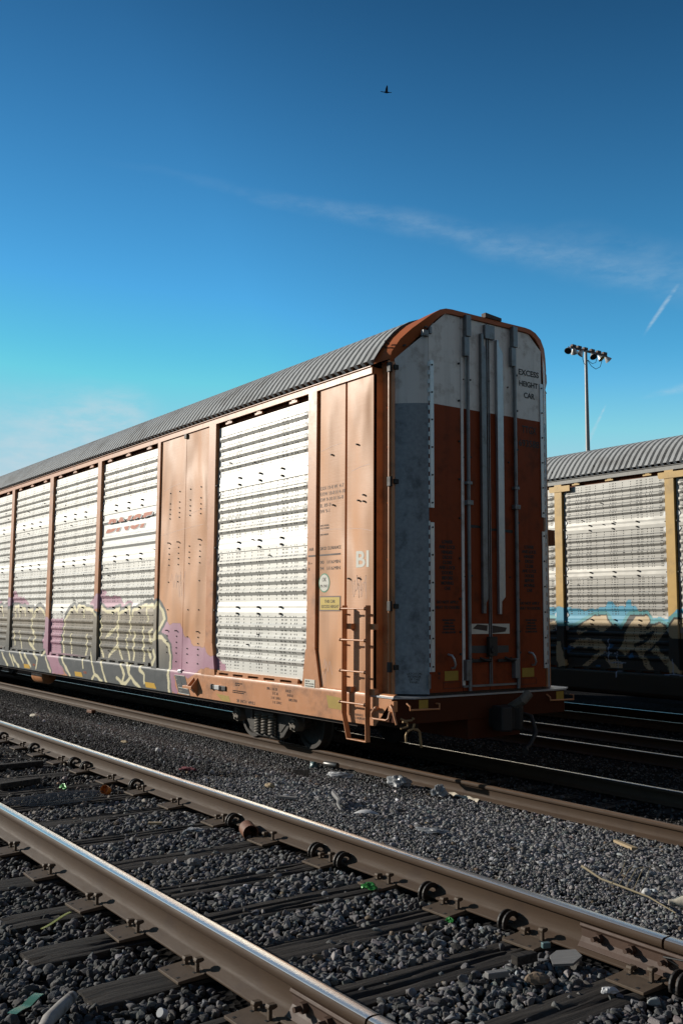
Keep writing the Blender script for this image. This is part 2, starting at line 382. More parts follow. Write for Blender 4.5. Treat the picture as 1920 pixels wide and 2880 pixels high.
xs = np.concatenate([[-1500, -400, -150, -80], np.arange(-50, 13, 1.0), np.arange(13, 40, 3), [60, 150, 400, 1500]])
ys = np.concatenate([[-1500, -400, -100, -40, -20], np.arange(-14, 14, .35), [16, 20, 30, 60, 120, 400, 1500]])
Pg = np.array([[(x, y, gz(y) - .018 + (.02 * math.sin(x * 1.7 + y) * math.sin(y * 2.3 - x * .6) if abs(y) < 14 else 0)) for x in xs] for y in ys])
g.grid(Pg); ground = g.build('ground', M_ground, smooth=60); tag(ground, kind='structure')

# ------------------------------------------------------------------ rails
M_web = mat('rust_brown_rail', (.060, .036, .021), .70, var=.22, vs_=5, stretch=(.6, 2, 6), bump=.0012, bs=60, dirt=(.045, .026, .017), dirtamt=.7, dscale=5, spec=.25)
def mat_head():
    m = bpy.data.materials.new('worn_rail_steel'); m.use_nodes = True; t = m.node_tree; b = t.nodes['Principled BSDF']
    O = N(t, 'ShaderNodeTexCoord').outputs['Object']
    n1 = NOISE(t, VM(t, 'MULTIPLY', O, (.25, 60, 1)), 1.0, 4, .6)
    lk(t, MIX(t, n1, (.80, .74, .64), (.95, .90, .82)), b.inputs['Base Color'])
    b.inputs['Metallic'].default_value = .85
    lk(t, MA(t, 'MULTIPLY_ADD', n1, .18, .20), b.inputs['Roughness'])
    return m
M_head = mat_head()
M_headrust = mat('rusty_rail_head', (.20, .125, .080), .5, metal=.35, var=.2, vs_=6, stretch=(.5, 3, 3), bump=.0008, bs=50)
def rail_profile(h=.170):
    half = [(.0, 0), (.069, 0), (.071, .006), (.068, .011), (.022, .026), (.012, .040), (.0085, .07), (.0085, .10), (.014, .122), (.032, .128), (.0355, .133), (.0362, .148), (.0345, .158), (.030, .1645), (.022, .1685), (.010, .170)]
    return half + [(-y, z) for y, z in half[::-1] if y > 0]
RP = rail_profile()
def rail(y, ztop, x0, x1, label, polished, step=2.0, gap=None):
    b = MB(); z0 = ztop - .17
    n = len(RP)
    segs = [(x0, x1)] if gap is None else [(x0, gap - .006), (gap + .006, x1)]
    for a, c in segs:
        X = np.arange(a, c, step).tolist() + [c]
        v = [(x, p[0] + .0012 * math.sin(x * .9), p[1]) for x in X for p in RP]
        b.n0 = b.n
        faces = []; mats = []
        for i in range(len(X) - 1):
            for k in range(n):
                k2 = (k + 1) % n
                faces.append((i * n + k, (i + 1) * n + k, (i + 1) * n + k2, i * n + k2)); mats.append(1 if min(RP[k][1], RP[k2][1]) >= .160 else 0)
        faces += [tuple(range(n)), tuple(range((len(X) - 1) * n, len(X) * n))[::-1]]; mats += [0, 0]
        base = b.n; b.v.append(np.array(v, float)); b.n += len(v)
        for f, q in zip(faces, mats): b.f.append([i + base for i in f]); b.m.append(q)
    o = b.build('rail', [M_web, M_head if polished else M_headrust], loc=(0, y, z0), smooth=50)
    return tag(o, label, 'rail')
rail(-6.552, .5958, -60, 24, 'nearest rail, brown with a bright worn head, crossing the bottom left corner', True, gap=6.10)
rail(-5.047, .5958, -60, 24, 'second rail of the front track, with anchor clips along its near side', True, gap=6.18)
rail(-.7525, 0, -70, 24, 'rusty rail under the near wheels of the orange railcar', False)
rail(.7525, 0, -70, 24, 'rail under the far wheels of the orange railcar, a thin bright line', True)
rail(3.6175, -.10, -70, 34, 'shaded rail of the empty track behind the orange railcar, nearer of its pair', True)
rail(5.1225, -.10, -70, 34, 'shaded rail of the empty track behind the orange railcar, farther of its pair', True)
rail(8.0175, -.19, -70, 34, 'rail under the near wheels of the graffitied silver railcar', True)
rail(9.5225, -.19, -70, 34, 'rail under the far wheels of the graffitied silver railcar', True)

# ------------------------------------------------------------------ ties, plates, spikes, anchors
def mat_wood():
    m = bpy.data.materials.new('weathered_creosote_wood'); m.use_nodes = True; t = m.node_tree; b = t.nodes['Principled BSDF']
    O = N(t, 'ShaderNodeTexCoord').outputs['Object']
    n1 = NOISE(t, VM(t, 'MULTIPLY', O, (38, 1.6, 38)), 1.0, 6, .7, .4); n2 = NOISE(t, O, 4, 4)
    c = MIX(t, SM(t, n1, .3, .75), (.012, .010, .009), (.075, .064, .054)); c = MIX(t, n2, c, MIX(t, .5, c, (.03, .026, .023)))
    lk(t, c, b.inputs['Base Color']); b.inputs['Roughness'].default_value = .85; b.inputs['Specular IOR Level'].default_value = .25
    w = N(t, 'ShaderNodeBump', inp={'Strength': 1.0, 'Distance': .008}); lk(t, n1, w.inputs['Height']); lk(t, w.outputs[0], b.inputs['Normal'])
    return m
M_wood = mat_wood()
M_plate = mat('rusty_tie_plate', (.105, .075, .052), .65, var=.25, vs_=12, bump=.0015, bs=50, dirt=(.05, .04, .03), dirtamt=.6, dscale=9, spec=.3)
M_hole = mat('spike_hole_dark', (.006, .005, .005), .9)
M_anchor = mat('black_anchor_steel', (.022, .018, .016), .55, var=.3)
def make_tie(seed, L=2.60, W=.225, H=.18):
    r = np.random.default_rng(seed); nx, ny = 19, 30
    X = np.linspace(-W / 2, W / 2, nx); Y = np.linspace(-L / 2, L / 2, ny)
    cracks = [(r.uniform(-.08, .08), r.uniform(.004, .009), r.uniform(.012, .032), r.uniform(-1.3, .5), r.uniform(.7, 2.2)) for _ in range(5)]
    P = np.zeros((ny, nx, 3))
    for j, y in enumerate(Y):
        for i, x in enumerate(X):
            z = -.006 * (abs(x) / (W / 2)) ** 6 - .004 * r.random()
            for cx, cw, cd, y0, ln in cracks:
                if y0 < y < y0 + ln:
                    f = min(1, (y - y0) / .2, (y0 + ln - y) / .2); z -= cd * f * math.exp(-((x - cx - .012 * math.sin(y * 5 + cx * 90)) / cw) ** 2)
            P[j, i] = (x + .006 * math.sin(y * 6 + seed), y, z - (.012 * r.random() if j in (0, ny - 1) else 0))
    b = MB(); b.grid(P)
    low = P.copy(); low[:, :, 2] = -H
    b.grid(np.stack([low[:, 0], P[:, 0]], 0)); b.grid(np.stack([P[:, -1], low[:, -1]], 0)); b.grid(np.stack([P[0], low[0]], 0)); b.grid(np.stack([low[-1], P[-1]], 0))
    return b
tie_protos = [make_tie(s).build('railroad_tie', M_wood, smooth=40) for s in range(5)]
def copy(o, loc, rz=0, parent=None):
    c = o.copy(); scene.collection.objects.link(c); c.location = loc; c.rotation_euler = (0, 0, rz)
    if parent: c.parent = parent
    for ch in o.children:
        d = ch.copy(); scene.collection.objects.link(d); d.parent = c
    return c
TIE_X = [6.68, 6.10, 5.50, 4.90, 4.32, 3.76, 3.08, 2.40, 1.68, 1.00, .34, -.36, -1.0, -1.62, -2.25, -2.9, -3.5, -4.15, -4.75, -5.4, -6.0, -6.65, -7.3, -7.9, -8.5, -9.2, -9.8, -10.4, -11.1, -11.7, -12.3, -12.9, -13.6, -14.2, -14.8, -15.4]
ORD = ['first', 'second', 'third', 'fourth', 'fifth', 'sixth', 'seventh', 'eighth', 'ninth', 'tenth']
ties_xy = []   # (x, y, rz, L) footprints kept clear of stones
used = set()
def place_tie(k, x, y, ztop, rz, label, group):
    p = tie_protos[k]
    o = p if k not in used else copy(p, (0, 0, 0))
    used.add(k); o.location = (x, y, ztop); o.rotation_euler = (0, 0, rz); ties_xy.append((x, y, rz, 2.6))
    return tag(o, label, 'railroad tie', group)
for i, x in enumerate(TIE_X):
    rz = rng.normal(0, .012)
    lab = ('weathered wooden tie under the front track, %s one up from the bottom right corner' % ORD[i]) if i < 10 else 'dark wooden tie far along the front track, half buried in dirt and ballast'
    place_tie(i % 5, x, -5.80 + rng.normal(0, .03), .405, rz, lab, 'ties under the front track' if i < 10 else 'distant ties under the front track')
for i in range(13):
    x = 5.2 - i * .61
    place_tie((i * 2) % 5, x, rng.normal(0, .03) - .03, -.188, rng.normal(0, .012), 'tie end almost buried in ballast beside the rusty rail of the orange railcar', 'buried ties under the railcar track')
M_spike = M_plate
def make_plate():
    b = MB(); hx = .098
    b.prism([(-.20, 0), (.185, 0), (.185, .012), (.085, .020), (.072, .026), (.072, .016), (-.072, .016), (-.072, .026), (-.085, .020), (-.20, .012)], -hx, hx, 'x')
    for y in (-.178, -.10, .10, .165):
        for x in (-.055, .055):
            if rng.random() < .8: b.box(x - .009, x + .009, y - .009, y + .009, .0, .0205 if abs(y) < .15 else .0145, 1)
    o = b.build('tie_plate', [M_plate, M_hole], bevel=.002)
    for (x, y, hh, hd) in ((-.055, -.088, .034, .014), (.055, -.090, .058, .014), (.05, .088, .04, -.014)):
        s = MB(); s.box(x - .008, x + .008, y - .008, y + .008, .01, hh)
        s.prism([(y - .012, hh), (y + .012, hh), (y + .014 + hd, hh + .006), (y + .010 + hd, hh + .018), (y - .010, hh + .020), (y - .014, hh + .010)], x - .014, x + .014, 'x')
        s.build('spike', M_spike, parent=o, bevel=.003)
    return o
plate0 = make_plate(); pf = True; plates_xy = []
for row, (yr, side, who) in enumerate(((-6.552, 1, 'nearest rail'), (-5.047, 1, 'second rail'))):
    for i, x in enumerate(TIE_X[:22]):
        o = plate0 if pf else copy(plate0, (0, 0, 0)); pf = False
        o.location = (x + rng.normal(0, .012), yr, .407); o.rotation_euler = (0, 0, rng.normal(0, .02)); plates_xy.append((x, yr))
        if i < 10: tag(o, 'rusty spiked tie plate holding the %s, %s one up from the bottom right corner' % (who, ORD[i]), 'tie plate', 'tie plates along the front track')
        else: tag(o, 'small distant rusty tie plate under the %s of the front track' % who, 'tie plate', 'distant tie plates under the ' + who)
def make_anchor():
    b = MB()
    for dx in (-.020, .014):
        o = [(-.050 + .062 * math.cos(t) * 1.0, .012 + .060 * math.sin(t)) for t in np.linspace(R(12), R(200), 12)]
        i = [(-.044 + .034 * math.cos(t), .010 + .036 * math.sin(t)) for t in np.linspace(R(200), R(30), 9)]
        pts = o + i; b.prism(pts, dx - .006, dx + .006, 'x')
    b.box(-.026, .020, -.100, -.066, -.012, .010); b.cyl((-.02, -.052, .018), (.034, -.052, .018), .010, 8); b.prism([(-.01, .030), (.012, .045), (.020, .075), (.0, .082), (-.014, .05)], -.02, .045, 'x')
    b.box(-.024, .018, -.09, .07, -.014, -.004)
    return b.build('rail_anchor', M_anchor, bevel=.003)
anc0 = make_anchor(); af = True
for i, (x, lab) in enumerate(((4.70, 'black double-hook spring anchor on the second rail, third from the right'), (6.28, 'black spring anchor beside the joint bar of the second rail'), (5.30, 'black spring anchor on the second rail above the grey board'), (3.90, 'right one of a pair of black spring anchors left of the green can'), (3.62, 'left one of a pair of black spring anchors left of the green can'),
                               (2.54, 'black spring anchor on the second rail just right of the rusty can'), (.80, 'black spring anchor on the second rail above the orange tub'), (-.38, 'right one of a distant pair of black spring anchors'), (-.70, 'left one of a distant pair of black spring anchors'), (-1.95, 'small black anchor far left on the second rail, near the bank of dirt'), (-3.1, 'tiny black anchor at the left edge of the second rail'))):
    o = anc0 if af else copy(anc0, (0, 0, 0)); af = False
    o.location = (x, -5.047, .426); tag(o, lab, 'rail anchor', 'spring anchors on the second rail')
# joint bars
def joint_bar(x0, x1, y, label, bolts):
    r = empty('joint_bar', ((x0 + x1) / 2, y, .426), label, 'joint bar'); L = (x1 - x0) / 2
    b = MB(); b.prism([(-.010, .118), (-.030, .120), (-.034, .108), (-.022, .095), (-.020, .060), (-.034, .040), (-.052, .022), (-.045, .017), (-.012, .038)], -L, L, 'x'); b.build('splice_plate', M_plate2, parent=r, bevel=.002)
    for i in range(bolts):
        x = -L + (i + .6) * 2 * L / (bolts + .2)
        s = MB(); s.cyl((x, -.018, .078), (x, -.075, .078), .011, 8); s.cyl((x, -.022, .078), (x, -.045, .078), .021, 6); s.build('bolt', M_plate2, parent=r)
    return r
M_plate2 = mat('reddish_joint_steel', (.070, .036, .022), .65, var=.3, vs_=10, bump=.001, bs=50)
joint_bar(5.62, 6.6, -6.552, 'joint bar bolted to the side of the nearest rail at the bottom edge', 6)
jb = joint_bar(5.73, 6.65, -5.047, 'reddish joint bar bolted to the second rail near the right edge', 5)
w = MB()
w.tube([(.08, -.06, .09), (.02, -.075, .112), (.12, -.07, .122), (.26, -.065, .116), (.34, -.07, .06), (.40, -.075, .03), (.30, -.08, .015)], .004, 6); w.build('bond_wire', M_black, parent=jb)

# ------------------------------------------------------------------ graffiti outlines on the metal (x along the car, z above the rails)
GR = {"pink":[[[-16.56,2.2],[-15.99,2.18],[-15.77,2.09],[-15.44,2.2],[-15.36,2.27],[-15.04,2.29],[-15.04,2.4],[-14.92,2.44],[-14.75,2.4],[-14.69,2.28],[-14.51,2.27],[-14.19,2.27],[-14.05,2.22],[-13.91,2.14],[-13.77,2.07],[-13.67,2.01],[-16.52,1.95]],[[-9.96,2.12],[-9.84,2.18],[-9.65,2.21],[-9.47,2.29],[-9.38,2.3],[-9.35,2.37],[-9.11,2.34],[-9.07,2.27],[-8.86,2.23],[-8.57,2.24],[-8.43,2.21],[-8.34,2.16],[-8.22,2.08],[-8.06,2.15],[-7.93,2.15],[-7.84,2.08],[-7.8,1.95],[-9.95,2.01]],[[-12.51,1.82],[-12.26,1.78],[-11.5,1.8],[-11.37,1.74],[-11.51,1.46],[-11.51,1.16],[-11.43,1.06],[-11.52,0.93],[-11.09,0.61],[-11.94,0.61],[-12.35,0.92],[-12.49,1.06],[-12.81,1.05],[-12.8,1.31],[-12.49,1.44]],[[-6.72,1.55],[-6.49,1.74],[-6.38,1.79],[-6.19,1.74],[-6.03,1.75],[-5.92,1.78],[-5.81,1.76],[-5.74,1.68],[-5.65,1.58],[-5.49,1.51],[-5.36,1.44],[-5.15,1.39],[-4.89,1.38],[-4.81,1.33],[-4.63,1.26],[-4.44,1.22],[-4.28,1.15],[-4.28,1.05],[-4.49,1.05],[-4.54,1.05],[-4.74,1.08],[-4.96,1.06],[-5.1,1.02],[-5.22,0.92],[-5.42,0.87],[-5.59,0.87],[-5.92,0.9],[-5.77,0.6],[-6.11,0.6],[-6.13,1.08]]],"fill":[[[-17.12,2.04],[-16.48,2.06],[-16.07,2.04],[-15.97,2.07],[-15.76,2.01],[-15.52,2.06],[-15.27,1.98],[-15.12,1.97],[-14.9,2.07],[-14.52,2.06],[-14.43,2.01],[-14.16,2.04],[-14.02,2.0],[-13.85,2.01],[-13.46,2.0],[-13.41,1.94],[-13.21,2.03],[-13.05,2.05],[-12.8,2.0],[-12.62,1.88],[-12.54,1.83],[-12.59,1.64],[-12.66,1.51],[-12.8,1.38],[-12.81,1.05],[-12.48,1.03],[-12.35,0.91],[-11.97,0.61],[-15.85,0.57],[-16.89,0.57]],[[-11.45,0.94],[-11.47,1.28],[-11.4,1.54],[-11.32,1.81],[-11.06,2.0],[-10.85,2.05],[-10.64,1.99],[-10.61,2.04],[-10.37,2.05],[-10.24,2.04],[-10.15,2.01],[-9.82,1.98],[-9.63,1.92],[-9.45,1.85],[-9.31,1.85],[-9.32,2.03],[-9.11,1.95],[-8.78,1.93],[-8.5,2.0],[-8.43,2.01],[-8.43,1.9],[-7.94,2.03],[-7.92,1.86],[-7.83,1.95],[-7.52,2.01],[-7.26,2.06],[-7.19,2.08],[-7.01,2.09],[-6.79,2.03],[-6.67,2.1],[-6.52,2.0],[-6.37,1.84],[-6.76,1.51],[-6.59,1.52],[-6.38,1.48],[-6.18,1.35],[-6.13,1.19],[-6.16,0.89],[-6.07,0.58],[-7.27,0.57],[-10.02,0.57],[-10.71,0.58]]],"cream":[[[-10.15,2.0],[-9.89,1.98],[-9.66,1.94],[-9.5,1.87]],[[-9.31,2.03],[-9.11,1.95],[-8.78,1.93],[-8.49,1.98],[-8.44,2.0],[-8.47,1.86],[-8.47,1.7],[-8.47,1.48],[-8.5,1.26],[-8.72,1.19],[-8.89,1.09]],[[-8.4,1.91],[-8.18,1.96],[-7.93,2.03],[-7.92,1.86],[-7.89,1.71],[-7.89,1.53]],[[-7.82,1.87],[-7.8,1.96],[-7.52,2.01],[-7.36,2.04],[-7.21,2.06],[-7.18,1.93],[-7.13,1.78]],[[-7.14,2.03],[-6.99,2.05],[-6.81,2.02]],[[-6.76,2.02],[-6.67,2.09],[-6.52,1.99],[-6.4,1.83],[-6.76,1.52]],[[-6.78,1.46],[-6.66,1.51],[-6.49,1.5],[-6.33,1.44],[-6.21,1.35],[-6.14,1.19],[-6.15,0.9],[-6.09,0.59]],[[-6.96,1.62],[-7.06,1.56],[-7.05,1.47],[-6.97,1.43],[-6.8,1.46]],[[-8.04,1.51],[-8.03,1.32],[-7.94,1.17],[-7.9,1.03],[-7.86,0.93],[-7.72,0.77],[-7.27,0.59]],[[-7.69,1.54],[-7.72,1.33],[-7.7,1.18],[-7.76,0.99],[-7.77,0.88]],[[-7.34,1.67],[-7.3,1.51],[-7.29,1.3],[-7.26,1.2],[-7.28,1.02],[-7.32,0.93],[-7.13,0.84],[-7.1,0.7]],[[-6.77,1.26],[-6.69,1.17],[-6.78,1.04],[-7.0,1.15],[-7.08,1.24]],[[-9.37,1.85],[-9.28,1.64],[-9.34,1.46],[-9.32,1.25],[-9.18,1.08],[-9.15,0.96],[-8.98,0.74],[-8.82,0.6]],[[-9.75,1.23],[-9.64,1.01],[-9.57,0.88],[-9.43,0.72],[-9.05,0.6]],[[-9.43,0.72],[-9.57,0.61]],[[-8.43,1.27],[-8.26,1.06],[-8.17,0.97],[-7.99,0.79],[-8.09,0.62]],[[-8.33,0.72],[-8.09,0.62],[-7.92,0.63],[-7.72,0.75]],[[-9.02,1.47],[-8.64,1.6],[-8.47,1.7]],[[-16.9,2.01],[-16.69,2.04],[-16.54,1.74]],[[-16.37,2.01],[-16.24,1.45]],[[-16.05,0.86],[-15.76,0.59]],[[-16.06,2.01],[-15.92,2.04],[-15.81,1.81]],[[-14.79,1.81],[-14.85,2.04],[-14.57,2.04],[-14.49,1.82]],[[-14.39,1.93],[-14.38,2.01],[-14.09,2.0],[-14.05,1.85]],[[-13.8,1.96],[-13.52,1.96],[-13.49,1.74]],[[-13.39,1.8],[-13.32,1.93],[-13.12,2.01],[-12.87,1.99],[-12.7,1.89],[-12.64,1.83]],[[-13.52,1.77],[-13.53,1.55],[-13.25,1.34],[-13.44,1.16],[-13.34,1.06],[-13.17,0.97],[-12.9,0.85],[-12.97,0.67]],[[-14.44,1.45],[-14.3,1.2],[-14.22,0.98],[-13.9,0.74]],[[-14.84,1.44],[-14.77,1.15]],[[-13.67,1.32],[-13.7,1.21],[-13.34,1.06]],[[-13.84,0.94],[-13.34,0.68]],[[-15.6,0.9],[-15.34,0.74],[-15.08,0.63]],[[-14.74,0.88],[-14.58,0.77],[-14.2,0.63]],[[-14.98,0.91],[-14.61,0.65]],[[-11.29,1.81],[-10.98,1.97],[-10.83,2.02],[-10.62,1.94],[-10.61,2.04],[-10.34,2.04],[-9.75,1.96]],[[-11.32,1.79],[-11.39,1.54],[-11.42,1.34],[-11.37,0.99],[-11.23,0.87],[-10.78,0.61]],[[-10.95,1.45],[-10.9,1.08]],[[-10.06,1.47],[-10.03,1.21],[-10.14,0.98],[-10.06,0.82]],[[-12.35,0.91],[-12.01,0.63]],[[-12.64,0.96],[-12.41,1.04]],[[-10.27,2.04],[-10.26,1.84]]],"tape":[[[-13.85,0.72],[-13.37,0.63]],[[-10.53,0.7],[-10.06,0.63]],[[-7.07,0.7],[-6.59,0.62]]],"c2cyan":[[[-5.83,2.08],[-5.45,2.08],[-5.19,2.1],[-4.86,2.06],[-4.72,2.01],[-4.16,2.08],[-4.06,2.2],[-3.95,2.22],[-3.91,2.13],[-3.64,2.1],[-3.59,2.22],[-3.51,2.22],[-3.49,2.12],[-3.36,2.1],[-3.33,2.01],[-3.1,2.0],[-3.03,1.88],[-2.63,1.88],[-2.53,1.93],[-2.41,2.05],[-2.13,2.06],[-2.14,1.72],[-5.84,1.61]]],"c2tan":[[[-5.84,1.84],[-5.51,1.8],[-5.42,1.67],[-4.97,1.63],[-4.43,1.9],[-4.14,1.91],[-3.98,1.71],[-3.74,1.61],[-3.52,1.91],[-3.15,1.92],[-3.07,1.81],[-3.13,1.68],[-2.85,1.78],[-2.64,1.67],[-2.46,1.87],[-2.14,1.87],[-2.18,0.69],[-5.87,0.47]]],"c2black":[[[-3.3,1.5],[-3.0,1.59],[-3.16,1.44],[-3.3,1.5]],[[-4.97,1.64],[-4.46,1.62]],[[-3.13,1.68],[-3.03,1.74]],[[-4.46,1.62],[-4.83,1.48]],[[-3.43,1.33],[-3.22,1.4]]],"c2blue":[[[-5.21,1.26],[-4.91,1.25],[-5.17,1.11]],[[-4.07,1.34],[-3.94,1.31],[-4.07,1.22]],[[-3.52,1.19],[-3.44,1.09],[-3.6,1.09]],[[-4.43,0.89],[-4.3,0.9],[-4.32,0.84],[-4.46,0.84]],[[-3.7,0.79],[-3.28,0.81],[-3.33,0.62],[-3.66,0.72]]],"c2spark":[[[-4.08,1.43],[-4.08,0.98]],[[-4.2,1.17],[-3.9,1.15]],[[-3.87,1.19],[-3.87,0.69]],[[-4.03,0.96],[-3.69,0.97]],[[-2.54,1.08],[-2.53,0.84]],[[-2.77,0.81],[-2.33,0.8]]],"c2limb":[[[-4.97,1.63],[-4.43,1.9],[-4.15,1.91],[-3.99,1.72],[-4.19,1.6],[-4.46,1.62],[-4.85,1.48]],[[-4.78,1.43],[-4.24,1.42],[-4.09,1.22],[-4.68,0.84],[-4.8,0.86],[-4.29,1.2],[-4.51,1.24],[-5.16,1.28]],[[-3.65,1.61],[-3.41,1.89],[-3.15,1.91],[-3.07,1.81],[-3.17,1.67],[-2.85,1.76],[-2.68,1.65],[-2.94,1.38],[-3.23,1.17],[-2.96,0.75],[-3.08,0.74],[-3.31,1.13],[-3.52,1.24],[-3.69,1.1],[-3.83,1.23],[-3.68,1.44]],[[-5.45,1.34],[-5.33,1.36],[-5.11,0.71],[-5.27,0.69],[-5.44,0.97]],[[-2.62,1.67],[-2.46,1.86],[-2.14,1.86],[-2.15,1.5],[-2.47,1.49],[-2.62,1.55]],[[-2.96,1.33],[-2.34,0.89],[-2.35,0.78],[-2.57,0.83],[-3.03,1.24]],[[-5.08,0.8],[-3.65,0.82],[-3.66,0.69],[-5.08,0.66]],[[-5.84,1.78],[-5.51,1.78],[-5.46,1.71],[-5.54,1.62],[-5.84,1.59]],[[-4.21,1.06],[-3.78,1.01],[-3.66,0.71],[-3.91,0.73]]]}
c_pink = lambda x, z: np.stack([.40 + .10 * np.clip((z - .7) / 1.2, 0, 1), .19 + .10 * np.clip((z - .7) / 1.2, 0, 1), .26 + .10 * np.clip((z - .7) / 1.2, 0, 1)], -1)
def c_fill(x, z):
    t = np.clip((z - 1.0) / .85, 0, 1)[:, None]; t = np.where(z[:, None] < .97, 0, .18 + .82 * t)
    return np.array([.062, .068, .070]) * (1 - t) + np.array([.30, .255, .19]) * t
CREAM = (.70, .63, .40); GREY = (.10, .105, .10)
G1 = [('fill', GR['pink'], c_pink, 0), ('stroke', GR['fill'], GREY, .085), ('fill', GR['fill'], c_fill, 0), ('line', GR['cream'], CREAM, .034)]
G2 = [('fill', GR['c2cyan'], (.10, .36, .52), 0), ('stroke', GR['c2tan'], (.08, .30, .33), .10), ('fill', GR['c2tan'], (.03, .03, .027), 0), ('stroke', GR['c2tan'], (.02, .02, .018), .03), ('fill', GR['c2limb'], (.48, .37, .22), 0), ('fill', GR['c2blue'], (.03, .13, .28), 0),  # black backing of the letters, also carrying shade of the car's lower half
      ('fill', [[(-9, .84), (1, .84), (1, .2), (-9, .2)]], (.030, .027, .020), 0), ('line', GR['c2black'], (.02, .025, .02), .035), ('line', GR['c2spark'], (.35, .42, .55), .012)]  # dark band over the sill: its shade put into the paint layers
RIBS = [4.64, 4.48, 4.33, 4.17, 3.66, 3.50, 3.34, 3.17, 2.67, 2.51, 2.36, 2.215, 1.71, 1.55, 1.39, 1.24]
BANDS = [(4.04, 3.84), (3.05, 2.86), (2.07, 1.88)]
def panel_profile(ribs, dense):
    pts = [(4.86, 0, 0)]
    for zr in ribs: pts += [(zr + .080, 0, 0), (zr + .052, .026, 0), (zr + .024, .026, 0), (zr - .024, .0, 0)]
    for a, c in BANDS: pts += [(a + .03, 0, 0), (a - .03, 0, .008), ((a + c) / 2 + .03, 0, .008), ((a + c) / 2 - .03, 0, .014), (c, 0, .014), (c - .004, 0, 0)]
    pts.append((1.03, 0, 0)); pts.sort(key=lambda p: -p[0])
    if dense:
        out = []
        for p, q in zip(pts[:-1], pts[1:]):
            out.append(p); n = int((p[0] - q[0]) / .016) if p[0] < dense else 0
            for i in range(1, n): t = i / n; out.append(tuple(p[k] * (1 - t) + q[k] * t for k in range(3)))
        out.append(pts[-1]); pts = out
    return pts
def make_panel(root, x0, x1, pm, layers=None, dense=0, ribs=RIBS, ox=0, oz=0, label=None, flat=None):
    w = x1 - x0; pts = panel_profile(ribs, dense if layers else 0)
    X = [0, .025, .055, .10] + (np.arange(.12, w - .11, .015).tolist() if layers else [w / 2]) + [w - .10, w - .055, w - .025, w]
    tap = [0 if (x < .03 or x > w - .03) else (.55 if (x < .06 or x > w - .06) else 1) for x in X]
    P = np.array([[(x, -(r * tp + bn), z) for x, tp in zip(X, tap)] for z, r, bn in pts])
    b = MB(); b.grid(P, 0, flip=True)
    if flat:   # plain logo plate over the second tier
        h = len(X) - 1
        for k, f in enumerate(b.f):
            z = P.reshape(-1, 3)[f[0]][2]
            if flat[0] < z < flat[1]: b.m[k] = 2
    for zt, zb in BANDS:                      # bolts along the splice bands, and end clips
        for z in (zt - .05, zb + .045):
            for u in (.27, .50, .73): b.cyl((u * w, -.005, z), (u * w, -.046, z + .004), .017, 6, m=1)
        for u in (.02, w - .02): b.cyl((u, 0, (zt + zb) / 2), (u, -.05, (zt + zb) / 2), .014, 6, m=1)
        for u in (0.0, w):
            for z in (zt + .045, zb - .045):
                s = 1 if u == 0 else -1
                b.prism([(u, z - .05), (u + s * .05, z - .05), (u + s * .085, z), (u + s * .05, z + .05), (u, z + .05)], -.012, 0, 'y', m=3)
    for k in range(9): b.cyl((rng.uniform(.2, w - .2), 0, 0), (0, 0, 0), .0001, 3) if False else None
    for k in range(7):
        u, z = rng.uniform(.15, w - .15), rng.uniform(1.15, 4.7); b.cyl((u, 0, z), (u, -.04, z), .010, 6, m=1)
    o = b.build('side_panel', [pm, M_bolt, M_flat, M_galv], parent=root, loc=(x0, -1.44, 0), label=label)
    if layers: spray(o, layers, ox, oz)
    return o
M_bolt = mat('rusty_bolt', (.045, .035, .028), .6, var=.3)
def dense_plate(root, name, m, segs, y, th, layers=None, ox=0, oz=0, label=None, dz=.015, dx=.015, zdense=2.6):
    """upright plate; segs: list of (z, x0, x1) from bottom to top"""
    b = MB(); rows = []
    for (z0, a0, c0), (z1, a1, c1) in zip(segs[:-1], segs[1:]):
        n = max(1, int((z1 - z0) / dz)) if (layers and z0 < zdense) else 1
        rows += [(z0 + (z1 - z0) * i / n, a0 + (a1 - a0) * i / n, c0 + (c1 - c0) * i / n) for i in range(n)]
    rows.append(segs[-1]); wmax = max(c - a for _, a, c in segs); k = max(1, int(wmax / dx)) if layers else 1
    P = np.array([[(a + (c - a) * j / k, y, z) for j in range(k + 1)] for z, a, c in rows])
    b.grid(P); Q = P.copy(); Q[:, :, 1] = y + th
    b.grid(np.stack([P[:, -1], Q[:, -1]], 1)); b.grid(np.stack([Q[:, 0], P[:, 0]], 1)); b.grid(np.stack([P[-1], Q[-1]], 0)); b.grid(np.stack([Q[0], P[0]], 0))
    o = b.build(name, m, parent=root, label=label)
    if layers: spray(o, layers, ox, oz)
    return o
SEC = [(-1.505, 5.045), (-1.455, 5.12), (-1.385, 5.225), (-1.30, 5.335), (-1.20, 5.44), (-1.09, 5.53), (-.96, 5.605), (-.82, 5.66), (-.66, 5.695), (-.45, 5.712), (0, 5.722)]
SEC = SEC + [(-y, z) for y, z in SEC[-2::-1]]
